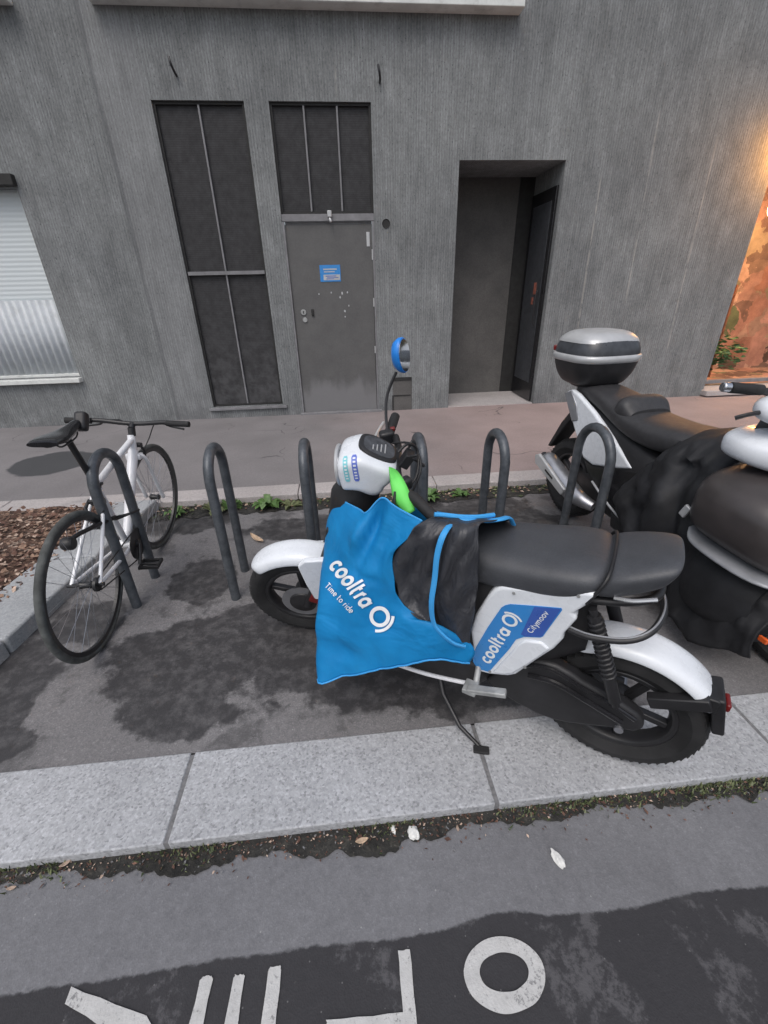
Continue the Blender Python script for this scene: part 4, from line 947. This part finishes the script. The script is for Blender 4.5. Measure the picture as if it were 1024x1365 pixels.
part('rear_axle', G().tube([(0, -.11, .25), (0, .11, .25)], .013, 12), 'brushed_steel', mop)
pb = part('plate_bracket', G().box((-.118, .060, .402), (.150, .030, .040), Matrix.Rotation(radians(27), 3, 'Y')).box((-.19, .03, .425), (.03, .06, .05)), 'black_plastic', mop, bevel=.004)
part('plate_holder', G().box((-.216, .01, .385), (.030, .095, .135), Matrix.Rotation(radians(14), 3, 'Y')), 'black_plastic', mop, bevel=.006)
part('tail_lamp', G().box((-.236, 0, .398), (.014, .05, .028)), 'red_lens', mop, bevel=.006, seg=3)
# foot peg and side stand
part('foot_peg', G().tube([(.435, .13, .335), (.43, .165, .305), (.425, .185, .292)], .011, 8).box((.385, .205, .318), (.125, .028, .018), Matrix.Rotation(.25, 3, 'Y') @ Matrix.Rotation(.12, 3, 'Z')).box((.438, .20, .298), (.045, .05, .02)), 'bracket_steel', mop, bevel=.004, seg=3)
part('side_stand', G().tube([(.62, .06, .20), (.56, .13, .105), (.47, .19, .050), (.39, .215, .028)], [.012, .010, .008, .007], 10), 'black_metal', mop)
part('stand_foot', G().box((.378, .222, .022), (.055, .028, .012), Matrix.Rotation(.35, 3, 'Z')), 'rubber', mop, bevel=.004)

# ---------------------------------------------------------- leg cover in cloth
def dense(ctrl, n=7):
    rows = [catmull(r, n) for r in ctrl]; cols = list(zip(*rows)); cols = [catmull(c, n) for c in cols]
    return [list(r) for r in zip(*cols)]
def fold(p, amp, seed, f=7):
    q = Vector((p.x*f, p.y*2, p.z*f*.55+seed))
    return amp*(noise.noise(q)+.5*noise.noise(q*2.3+Vector((3, 1, seed)))+.25*abs(noise.noise(q*4.1)))
def mirror_rows_cols(rows, dz0=-.16, ys=.85):
    out = []
    for i, r in enumerate(rows):
        m = [(x, -y*ys, z+dz0*(1-i/(len(rows)-1))) for x, y, z in r]
        out.append(m[::-1]+r)
    return out
BLUE[-1] = [(x+dx, y, z+dz) for (x, y, z), dx, dz in zip(BLUE[-1], (-.022, -.005, 0, 0, 0, 0), (.028, .0, -.004, -.004, 0, 0))]
bl = dense(mirror_rows_cols(BLUE), 7)
lo = [[p+Vector((0, (1 if j > len(r)/2 else -1)*(fold(p, .013, 1.3, 7)+fold(p, .005, 4.3, 19))*min(1, i/8), 0)) for j, p in enumerate(r)] for i, r in enumerate(bl)]
# two soft pulled folds below the neck, and a sag near the hem
for r in lo:
    for p in r:
        if p.y > 0:
            for cx, cz, rx, rz, am in ((.795, .78, .020, .09, -.034), (.835, .80, .026, .09, .022), (.755, .80, .018, .07, .016), (.93, .52, .016, .16, -.012), (.80, .66, .07, .012, -.010), (.90, .42, .10, .035, .016), (.84, .36, .05, .03, -.012), (.90, .60, .03, .15, -.006)):
                p.y += am*math.exp(-((p.x-cx+(p.z-cz)*.25)/rx)**2-((p.z-cz)/rz)**2)
cover_me = G().grid(lo).mesh('leg_cover')
bvh = BVHTree.FromPolygons([v.co.copy() for v in cover_me.vertices], [tuple(p.vertices) for p in cover_me.polygons])
cover = part('leg_cover', cover_me, 'blue_fabric', mop, solid=.003, smooth=80)
h = len(bl[0])//2
hem = [lo[-1][j] for j in range(h, len(lo[0]))]; side = [lo[i][h] for i in range(len(lo))]; top = [lo[0][j] for j in range(h, len(lo[0]))]
part('hem_piping', G().tube([p+Vector((0, .002, 0)) for p in hem], .003, 6).tube([p+Vector((0, .002, 0)) for p in top], .003, 6).tube([p+Vector((0, .001, 0)) for p in side[::2]], .003, 6), 'blue_trim', cover)
def muff(rows, seed):
    rr = [[(x, -y*.6, z-.13) for x, y, z in r] for r in rows[:0:-1]]+rows
    D = dense(rr, 6)
    return [[p+Vector((0, (fold(p, .016, seed, 12)+.007*sin(95*(p.x+.35*p.z)+4*noise.noise(p*9))*max(0, min(1, (p.z-.5)*6)))*(1 if p.y > 0 else .5), fold(p, .006, seed+4, 13)*.4)) for p in r] for r in D]
part('knee_cover', G().grid(muff(BK1, 2.2)), 'black_fabric', cover, solid=.003, smooth=80)
part('knee_cover', G().grid(muff(BK2, 7.7)), 'black_fabric', cover, solid=.003, smooth=80)
part('trim_band', G().tube([(x, y+.014+(.010 if i > 8 else 0), z+(.008 if i > 8 else 0)) for i, (x, y, z) in enumerate(TRIM)], .0095, 8, 6, flat=(1, .5)), 'blue_trim', cover)
part('trim_band', G().tube([(.600, .13, .884), (.575, .115, .880), (.535, .100, .876), (.49, .075, .872), (.455, .03, .862)], .007, 8, 6), 'blue_trim', cover)
EYE = mop.matrix_world.inverted() @ camo.matrix_world.translation
def on_cover(x, z, lift):      # the print is pressed on the cloth where it faces the street
    d = (Vector((x, .26, z))-EYE).normalized(); hit = bvh.ray_cast(EYE, d)
    return (hit[0] if hit[0] else Vector((x, .25, z)))-d*lift
def cover_print(strokes, L, p0, p1, pn, hgt, lift):
    p0, p1, pn = Vector(p0), Vector(p1), Vector(pn)
    return ribbons(G(), strokes, lambda u, v, i: on_cover(*(p0+(p1-p0)*(u/L)+(pn-p0)*(v/hgt)), lift+.0002*(i % 9)))
t7, L7 = stroke_text('cooltra', .28)
part('lettering', cover_print(t7, L7, (.912, .684), (.796, .546), (.873, .721), .80, .0085), 'print_white', cover, smooth=0)
t7, L7 = stroke_text('Time to ride', .21)
part('lettering', cover_print(t7, L7, (.940, .590), (.846, .505), (.924, .610), 1.0, .0085), 'print_white', cover, smooth=0)
part('lettering', cover_print([([(a-.75, b-.7) for a, b in l], w) for l, w in logo_strokes(0, 1.0, .27)], .62, (.731, .542), (.712, .521), (.705, .577), .62, .0085), 'print_white', cover, smooth=0)

# ================================================================== BICYCLE (leaning on the first hoop)
bic = tag(root('bicycle', frame((-1.191, 1.646, .001), (cos(radians(92.5)), sin(radians(92.5))), -2.7)), 'white framed bicycle with black saddle leaning on a hoop by the planting bed', 'bicycle')
def bike_wheel(cx, M=None):
    c = (cx, 0, .328); w = part('wheel', G(M).lathe([(0, -.03), (.012, -.03), (.018, -.02), (.014, 0), (.018, .02), (.012, .03), (0, .03)], c, 'y', 18, False), 'black_metal', bic)
    part('tyre', G(M).lathe([(.314+.0150*cos(a), .0155*sin(a)) for a in [2*pi*i/12 for i in range(12)]], c, 'y', 80), 'dusty_rubber', w)
    part('rim', G(M).lathe([(.302, -.010), (.302, .010), (.284, .007), (.284, -.007)], c, 'y', 80), 'black_metal', w)
    g = G(M)
    for k in range(28):
        a = 2*pi*k/28; s = 1 if k % 2 else -1; b = a+(.55 if (k//2) % 2 else -.55)
        g.tube([(cx+.286*cos(a), 0, .328+.286*sin(a)), (cx+.015*cos(b), s*.024, .328+.015*sin(b))], .0011, 4)
    part('spokes', g, 'brushed_steel', w); return w
rw = bike_wheel(0)
SB = Matrix.Translation((.78, 0, .66)) @ Matrix.Rotation(radians(-5), 4, Vector((-.29, 0, .957))) @ Matrix.Translation((-.78, 0, -.66))
bike_wheel(.915, SB)
fr = part('frame', G().tube([(.805, 0, .760), (.770, 0, .645)], .021, 16).tube([(.790, 0, .735), (.55, 0, .705), (.312, 0, .668)], .0165, 14).tube([(.780, 0, .675), (.60, 0, .47), (.440, 0, .285)], [.026, .025, .022], 16, 3).tube([(.300, 0, .700), (.435, 0, .275)], .0155, 14).tube([(.435, -.036, .275), (.435, .036, .275)], .023, 16), 'white_frame', bic)
g = G()
for s in (1, -1):
    g.tube([(.318, s*.012, .655), (.22, s*.034, .54), (0, s*.058, .328)], .0085, 10, 4); g.tube([(.43, s*.03, .275), (.30, s*.040, .287), (0, s*.058, .328)], .0095, 10, 4)
part('stays', g, 'white_frame', fr)
g = G(SB)
for s in (1, -1): g.tube([(.775, s*.02, .655), (.800, s*.048, .625), (.86, s*.050, .47), (.915, s*.052, .328)], .0115, 10, 4)
g.box((.782, 0, .645), (.045, .08, .03)); part('fork', g, 'white_frame', bic, bevel=.004)
part('stem', G(SB).tube([(.806, 0, .755), (.815, 0, .800)], .019, 12).tube([(.812, 0, .795), (.84, 0, .815)], .016, 12), 'black_metal', bic)
hb = part('handlebar', G(SB).tube([(.80, .31, .835), (.825, .18, .832), (.838, .06, .818), (.84, 0, .815), (.838, -.06, .818), (.825, -.18, .832), (.80, -.31, .835)], .0125, 12, 4), 'black_metal', bic)
for s in (1, -1):
    part('grip', G(SB).tube([(.806, s*.20, .8335), (.79, s*.325, .836)], .0165, 12), 'rubber', hb)
    part('brake_lever', G(SB).tube([(.84, s*.165, .825), (.865, s*.19, .80), (.85, s*.27, .79)], .006, 8, 4), 'black_metal', hb)
part('brake_cable', G(SB).tube([(.85, -.16, .825), (.90, -.09, .80), (.89, -.05, .72), (.83, -.03, .66)], .003, 6, 5).tube([(.85, .16, .825), (.91, .09, .81), (.88, .03, .74), (.80, .02, .70)], .003, 6, 5), 'black_plastic', bic)
part('front_brake', G(SB).tube([(.81, -.03, .70), (.825, -.04, .66), (.82, -.035, .62)], .008, 8).tube([(.81, .03, .70), (.825, .04, .66), (.82, .035, .62)], .008, 8).box((.815, 0, .70), (.03, .07, .02)), 'black_metal', bic, bevel=.003)
part('seat_post', G().tube([(.305, 0, .680), (.205, 0, .925)], .0135, 12), 'black_metal', bic)
part('seat_clamp', G().tube([(.311, 0, .655), (.300, 0, .690)], .021, 14).box((.295, -.03, .68), (.03, .012, .012)), 'black_metal', bic, bevel=.002)
sd = part('saddle', G().sell([(.035, 0, .955, .055, .010, 2.5), (.055, 0, .957, .056, .014, 2.5), (.10, 0, .954, .060, .017, 2.6), (.17, 0, .950, .042, .019, 2.6), (.24, 0, .952, .026, .022, 2.4), (.30, 0, .962, .020, .018, 2.3), (.315, 0, .965, .012, .010, 2)], 'x', 28, 4), 'black_gloss', bic)
part('saddle_rails', G().tube([(.07, .03, .94), (.12, .022, .92), (.24, .018, .922), (.28, .008, .945)], .0035, 6, 3).tube([(.07, -.03, .94), (.12, -.022, .92), (.24, -.018, .922), (.28, -.008, .945)], .0035, 6, 3), 'black_metal', sd)
part('saddle_cover', G().box((.33, -.01, .965), (.045, .05, .085), Matrix.Rotation(.55, 3, 'Y')), 'black_plastic', bic, bevel=.014, seg=3, label='black light block strapped under the saddle nose')
cr = part('crank_set', G().lathe([(.020, -.004), (.085, -.004), (.085, .0), (.020, .0)], (.435, -.048, .275), 'y', 40).lathe([(0, -.012), (.022, -.012), (.022, .002), (0, .002)], (.435, -.050, .275), 'y', 20, False).tube([(.435, -.062, .275), (.40, -.068, .235), (.36, -.072, .190)], .010, 10).tube([(.435, -.06, .275), (.435, .062, .275)], .012, 10).tube([(.435, .060, .275), (.47, .068, .315), (.51, .072, .36)], .010, 10), 'black_metal', bic)
for px_, py_, pz_ in ((.36, -.125, .190), (.51, .125, .36)):
    g = G().tube([(px_, py_-.05, pz_), (px_, py_+.05, pz_)], .008, 8)
    for dx in (-.035, .035): g.box((px_+dx, py_, pz_), (.012, .095, .018))
    for dy in (-.045, .045): g.box((px_, py_+dy, pz_), (.085, .010, .018))
    part('pedal', g, 'black_plastic', bic, bevel=.002)
g = G()
for s in (1, -1): g.tube([(.43, -.052, .275+s*.082), (.2, -.053, .302+s*.055), (0, -.054, .328+s*.030)], .0035, 6)
part('chain', g, 'black_metal', bic)
part('sprocket', G().lathe([(.012, -.006), (.032, -.006), (.032, .006), (.012, .006)], (0, -.046, .328), 'y', 24), 'black_metal', rw)
part('axle_nut', G().tube([(0, -.075, .328), (0, .075, .328)], .009, 8), 'black_metal', rw)
part('rear_brake', G().box((.275, 0, .600), (.03, .07, .025)).tube([(.28, .03, .61), (.245, .04, .585), (.235, .034, .565)], .008, 8).tube([(.28, -.03, .61), (.245, -.04, .585), (.235, -.034, .565)], .008, 8), 'black_metal', bic, bevel=.003)
# cable lock from the stays to the hoop
lo_ = frame((-1.191, 1.646, .001), (cos(radians(92.5)), sin(radians(92.5))), -2.7)
lk = part('bicycle_lock', G(lo_).tube([(.02, .01, .545), (.06, -.005, .55), (.20, -.03, .525), (.30, -.05, .505)], .010, 10, 3).lathe([(0, -.022), (.024, -.022), (.028, -.014), (.028, .014), (.024, .022), (0, .022)], (.0, .01, .540), 'y', 24, False), 'black_plastic')
tag(lk, 'black bar lock with round head across the bicycle rear wheel', 'bicycle lock')
part('lock_cable', G(lo_).tube([(.30, -.05, .505), (.30, -.115, .52), (.36, -.135, .51), (.38, -.09, .485), (.33, -.04, .48), (.29, -.04, .50)], .006, 8, 5), 'black_plastic', lk)

# ================================================================== MAXI SCOOTER with top case, nose to the street
mx = tag(root('maxi_scooter', frame((1.55, 2.6, .001), (.15, -1), 0)), 'silver and black maxi scooter with top case and black lap cover at the right', 'scooter')
scooter_wheel('wheel', mx, (0, 0, .27), .27, .062, .17, spokes=5)
scooter_wheel('wheel', mx, (1.47, 0, .27), .27, .055, .18, spokes=5)
tc = part('top_case', G().sell([(.905, -.02, 0, .120, .130, 3.2), (.925, -.02, 0, .155, .160, 3.2), (.98, -.02, 0, .185, .192, 3.2), (1.040, -.02, 0, .198, .210, 3.2), (1.052, -.02, 0, .198, .210, 3.2)], 'z', 48, 4), 'black_plastic', mx)
part('case_band', G().sell([(1.045, -.02, 0, .200, .212, 3.2), (1.056, -.02, 0, .209, .221, 3.2), (1.078, -.02, 0, .209, .221, 3.2), (1.086, -.02, 0, .200, .212, 3.2)], 'z', 48, 2), 'silver_plastic', tc)
ld = part('case_lid', G().sell([(1.080, -.02, 0, .200, .212, 3.2), (1.12, -.02, 0, .196, .206, 3.2), (1.165, -.02, 0, .176, .186, 3.2), (1.185, -.02, 0, .150, .160, 3)], 'z', 48, 4), 'dark_window', tc)
part('lid_top', G().sell([(1.150, -.025, 0, .188, .198, 3.2), (1.172, -.025, 0, .176, .186, 3.2), (1.200, -.025, 0, .140, .150, 3), (1.212, -.025, 0, .09, .10, 2.6), (1.216, -.025, 0, .02, .02, 2)], 'z', 48, 4), 'silver_plastic', ld)
for s in (1, -1): part('case_reflector', G().box((-.195, s*.150, 1.10), (.03, .05, .03), Matrix.Rotation(s*.6, 3, 'Z')), 'red_lens', tc, bevel=.006)
part('case_rack', G().tube([(.10, .08, .885), (-.02, .09, .895), (-.12, .06, .895), (-.12, -.06, .895), (-.02, -.09, .895), (.10, -.08, .885)], .012, 10, 4).box((-.02, 0, .897), (.20, .16, .016)), 'black_metal', mx, bevel=.004)
# tail bodywork
for s in (1, -1):
    part('tail_panel', G().prism([(-.02, .86), (.03, .885), (.10, .865), (.25, .80), (.45, .69), (.62, .585), (.50, .545), (.33, .500), (.24, .515), (.13, .64), (.03, .76)], s*.13, s*.165), 'white_paint', mx, bevel=.014, seg=4)
    part('tail_indicator', G().prism([(-.025, .85), (.035, .878), (.11, .80), (.14, .72), (.09, .70), (.02, .79)], s*.158, s*.172), 'lamp_glass', mx, bevel=.005)
    part('side_skirt', G().prism([(.24, .515), (.33, .50), (.50, .545), (.64, .585), (.90, .56), (.95, .42), (.80, .30), (.50, .34), (.30, .44)], s*.14, s*.160), 'black_gloss', mx, bevel=.010, seg=3)
    part('floor_board', G().prism([(.60, .34), (.95, .30), (1.10, .32), (1.12, .25), (.95, .21), (.62, .25)], s*.12, s*.22), 'black_plastic', mx, bevel=.015, seg=3)
    part('foot_rail', G().tube([(.40, s*.20, .43), (.55, s*.225, .385), (.66, s*.225, .345), (.82, s*.215, .30)], .0065, 8, 4), 'silver_plastic', mx)
    part('fork_tube', G().tube([(1.47, s*.075, .27), (1.33, s*.075, .62)], .022, 10), 'black_metal', mx)
part('tail_core', G().sell([(-.06, 0, .79, .07, .05, 3), (.02, 0, .78, .13, .085, 3), (.2, 0, .70, .15, .13, 3), (.45, 0, .60, .155, .16, 3), (.75, 0, .50, .16, .18, 3), (.95, 0, .42, .15, .18, 3)], 'x', 32, 4), 'black_plastic', mx)
part('tail_lamp', G().box((-.055, 0, .80), (.03, .14, .05)), 'red_lens', mx, bevel=.010)
part('mud_guard', G().prism([(-.05, .76), (.02, .76), (-.10, .62), (-.24, .42), (-.27, .42), (-.16, .62)], -.06, .06), 'black_plastic', mx, bevel=.008)
part('engine', G().sell([(-.02, .06, .28, .06, .07, 3), (.15, .05, .30, .12, .11, 3), (.40, .03, .32, .14, .13, 3), (.62, 0, .30, .13, .11, 3)], 'x', 24, 3), 'black_metal', mx)
st_ = part('saddle', G().sell([(-.03, 0, .872, .07, .02, 2.6), (.0, 0, .875, .105, .038, 3), (.10, 0, .872, .125, .048, 3), (.25, 0, .845, .140, .055, 3), (.36, 0, .812, .150, .060, 3), (.50, 0, .775, .160, .065, 3), (.66, 0, .762, .165, .068, 3), (.80, 0, .772, .150, .066, 3), (.93, 0, .775, .120, .055, 3), (.98, 0, .77, .09, .03, 2.6)], 'x', 36, 5), 'moped_vinyl', mx)
part('backrest', G().sell([(.35, 0, .815, .105, .05, 2.8), (.39, 0, .845, .145, .068, 3), (.44, 0, .845, .148, .064, 3), (.49, 0, .812, .13, .045, 2.8)], 'x', 32, 5), 'moped_vinyl', st_)
# exhaust on the right
ex = part('exhaust', G().tube([(.42, -.17, .27), (.34, -.20, .285), (.26, -.205, .30), (.10, -.205, .355), (-.03, -.20, .400), (-.06, -.20, .410)], [.03, .045, .058, .062, .062, .050], 24, 3), 'brushed_steel', mx)
part('heat_shield', G().prism([(.28, .335), (.255, .285), (-.06, .385), (-.075, .440), (-.03, .462)], -.285, -.262), 'silver_plastic', ex, bevel=.008, seg=3)
part('tail_pipe', G().tube([(-.05, -.20, .408), (-.10, -.20, .425)], .022, 14, cap=False), 'black_metal', ex)
part('shield_slot', G().box((.11, -.287, .372), (.09, .004, .010), Matrix.Rotation(.31, 3, 'Y')), 'dark_metal', ex, smooth=0)
# front bodywork
part('front_fairing', G().sell([(1.07, 0, .90, .20, .04, 3), (1.11, 0, .895, .27, .062, 3.2), (1.22, 0, .89, .29, .070, 3), (1.34, 0, .875, .24, .060, 3.4), (1.46, 0, .830, .16, .045, 3.2), (1.53, 0, .80, .07, .025, 2.6)], 'x', 40, 4), 'white_paint', mx)
part('lower_fairing', G().sell([(1.08, 0, .66, .20, .15, 3), (1.14, 0, .66, .25, .16, 3.2), (1.24, 0, .66, .27, .16, 3), (1.36, 0, .64, .24, .15, 2.8), (1.48, 0, .60, .17, .13, 2.6), (1.56, 0, .58, .08, .08, 2.2)], 'x', 40, 4), 'black_gloss', mx)
part('leg_shield', G().sell([(1.08, 0, .52, .24, .22, 3.2), (1.16, 0, .52, .27, .25, 3.2), (1.28, 0, .50, .24, .22, 3)], 'x', 32, 4), 'black_plastic', mx)
part('front_mudguard', fender((1.47, 0, .27), (.30, .31), 20, 150, .075), 'black_gloss', mx, solid=.005, smooth=60)
part('windscreen', G().grid([[(1.20+.10*t-.05*abs(s)**2-.10*t, .20*s*(1-.35*t), .93+.16*t) for s in (-1, -.6, -.2, .2, .6, 1)] for t in (0, .33, .66, 1)]), 'dark_window', mx, solid=.004, smooth=70)
hb = part('handlebar', G().tube([(1.20, -.14, 1.075), (1.16, -.24, 1.10), (1.135, -.33, 1.112)], .014, 10, 3).tube([(1.20, .14, 1.075), (1.16, .24, 1.10), (1.135, .33, 1.112)], .014, 10, 3).tube([(1.20, -.15, 1.075), (1.20, .15, 1.075)], .016, 10), 'black_metal', mx)
for s in (1, -1):
    part('grip', G().tube([(1.158, s*.24, 1.102), (1.130, s*.35, 1.113)], .019, 14), 'rubber', hb)
    part('bar_end', G().tube([(1.130, s*.350, 1.113), (1.122, s*.378, 1.116)], .017, 14), 'chrome', hb, bevel=.004)
    part('brake_lever', G().tube([(1.19, s*.20, 1.055), (1.215, s*.24, 1.045), (1.20, s*.32, 1.03), (1.18, s*.345, 1.015)], .008, 8, 4), 'black_metal', hb)
part('handlebar_cover', G().sell([(1.15, 0, 1.04, .18, .03, 2.6), (1.165, 0, 1.045, .26, .05, 2.8), (1.23, 0, 1.04, .285, .062, 2.8), (1.29, 0, 1.02, .22, .055, 2.6), (1.33, 0, 1.0, .10, .03, 2.4)], 'x', 36, 4), 'white_paint', mx)
part('front_reflector', G().box((1.50, -.245, .235), (.035, .012, .024)), 'orange_lens', mx, bevel=.004)
part('reflector_stay', G().tube([(1.47, -.07, .27), (1.49, -.16, .24), (1.50, -.238, .235)], .012, 8), 'black_metal', mx)
# black lap cover hanging from the saddle nose over both sides
def lap():
    prof = []
    secs = [(.80, .80, .19, .44, -.20), (.86, .84, .24, .34, -.15), (.94, .85, .27, .24, -.09), (1.02, .83, .29, .16, -.03), (1.10, .80, .30, .12, .02), (1.20, .78, .31, .11, .04), (1.31, .72, .32, .12, .05), (1.42, .62, .32, .15, .04), (1.50, .54, .30, .18, .02)]
    rows = []
    for x, zt, hw, zb, dx in secs:
        row = []
        for s in (-1, 1):
            side = [(x+dx, s*hw*1.04, zb), (x+dx*.7, s*hw*1.06, zb+(zt-zb)*.30), (x+dx*.3, s*hw*.98, zb+(zt-zb)*.62), (x, s*hw*.80, zb+(zt-zb)*.86), (x, s*hw*.42, zt-.005)]
            row += side if s < 0 else side[::-1]
        rows.append(row)
    D = dense(rows, 7); out = []
    for r in D:
        out.append([p+Vector((fold(p, .015, 3.1, 9), (fold(p, .050, 9.2, 6)+fold(p, .022, 2.2, 17)-.05*math.exp(-((p.x-1.02+(p.z-.5)*.25)/.05)**2)*(p.z < .75))*(1 if p.y > 0 else -1), fold(p, .028, 5.5, 7))) for p in r])
    return out
LP = lap(); lap_o = part('lap_cover', G().grid(LP), 'leg_cover_black', mx, solid=.004, smooth=80)
lb = BVHTree.FromPolygons([v.co.copy() for v in lap_o.data.vertices], [tuple(p.vertices) for p in lap_o.data.polygons])
def on_lap(x, z, l):
    hit = lb.ray_cast(Vector((x, -1.2, z)), Vector((0, 1, 0))); return Vector((x, (hit[0].y if hit[0] else -.38)-l, z))
def lap_band(pts, w):
    c = catmull([(x, 0, z) for x, z in pts], 5)
    return G().grid([[on_lap(p.x+w*u*.3, p.z+w*u, .006+.004*(1-u*u)) for u in (-1, -.5, 0, .5, 1)] for p in c])
part('headlamp', G().sell([(1.44, 0, .80, .15, .045, 3), (1.52, 0, .775, .13, .042, 3), (1.565, 0, .755, .08, .03, 2.6), (1.575, 0, .75, .03, .012, 2)], 'x', 30, 4), 'lamp_glass', mx)
sh_ = part('front_shield', G().sell([(1.085, 0, .655, .22, .10, 3), (1.12, 0, .665, .33, .135, 3.4), (1.20, 0, .670, .385, .150, 3.4), (1.33, 0, .665, .40, .160, 3.2), (1.46, 0, .64, .37, .155, 3), (1.55, 0, .61, .28, .12, 2.6), (1.60, 0, .59, .14, .07, 2.3)], 'x', 44, 4), 'shield_satin', mx)
part('shield_strip', G().sell([(1.14, 0, .545, .33, .010, 3.2), (1.20, 0, .527, .385, .016, 3.4), (1.33, 0, .516, .402, .018, 3.4), (1.46, 0, .50, .375, .018, 3), (1.55, 0, .49, .29, .014, 2.6)], 'x', 44, 4), 'strip_grey', sh_)
part('lower_valance', G().sell([(1.12, 0, .33, .28, .12, 3.2), (1.20, 0, .33, .34, .17, 3.4), (1.33, 0, .33, .36, .18, 3.2), (1.46, 0, .33, .32, .17, 3)], 'x', 40, 4), 'leg_cover_black', sh_)
part('clip', G().box((1.10, -.325, .60), (.03, .015, .055), Matrix.Rotation(.4, 3, 'Y')), 'silver_plastic', lap_o, bevel=.004)
part('under_tray', G().sell([(.62, 0, .26, .14, .09, 3), (.90, 0, .26, .20, .12, 3), (1.15, 0, .30, .22, .16, 3), (1.30, 0, .36, .20, .16, 3)], 'x', 28, 3), 'black_plastic', mx)
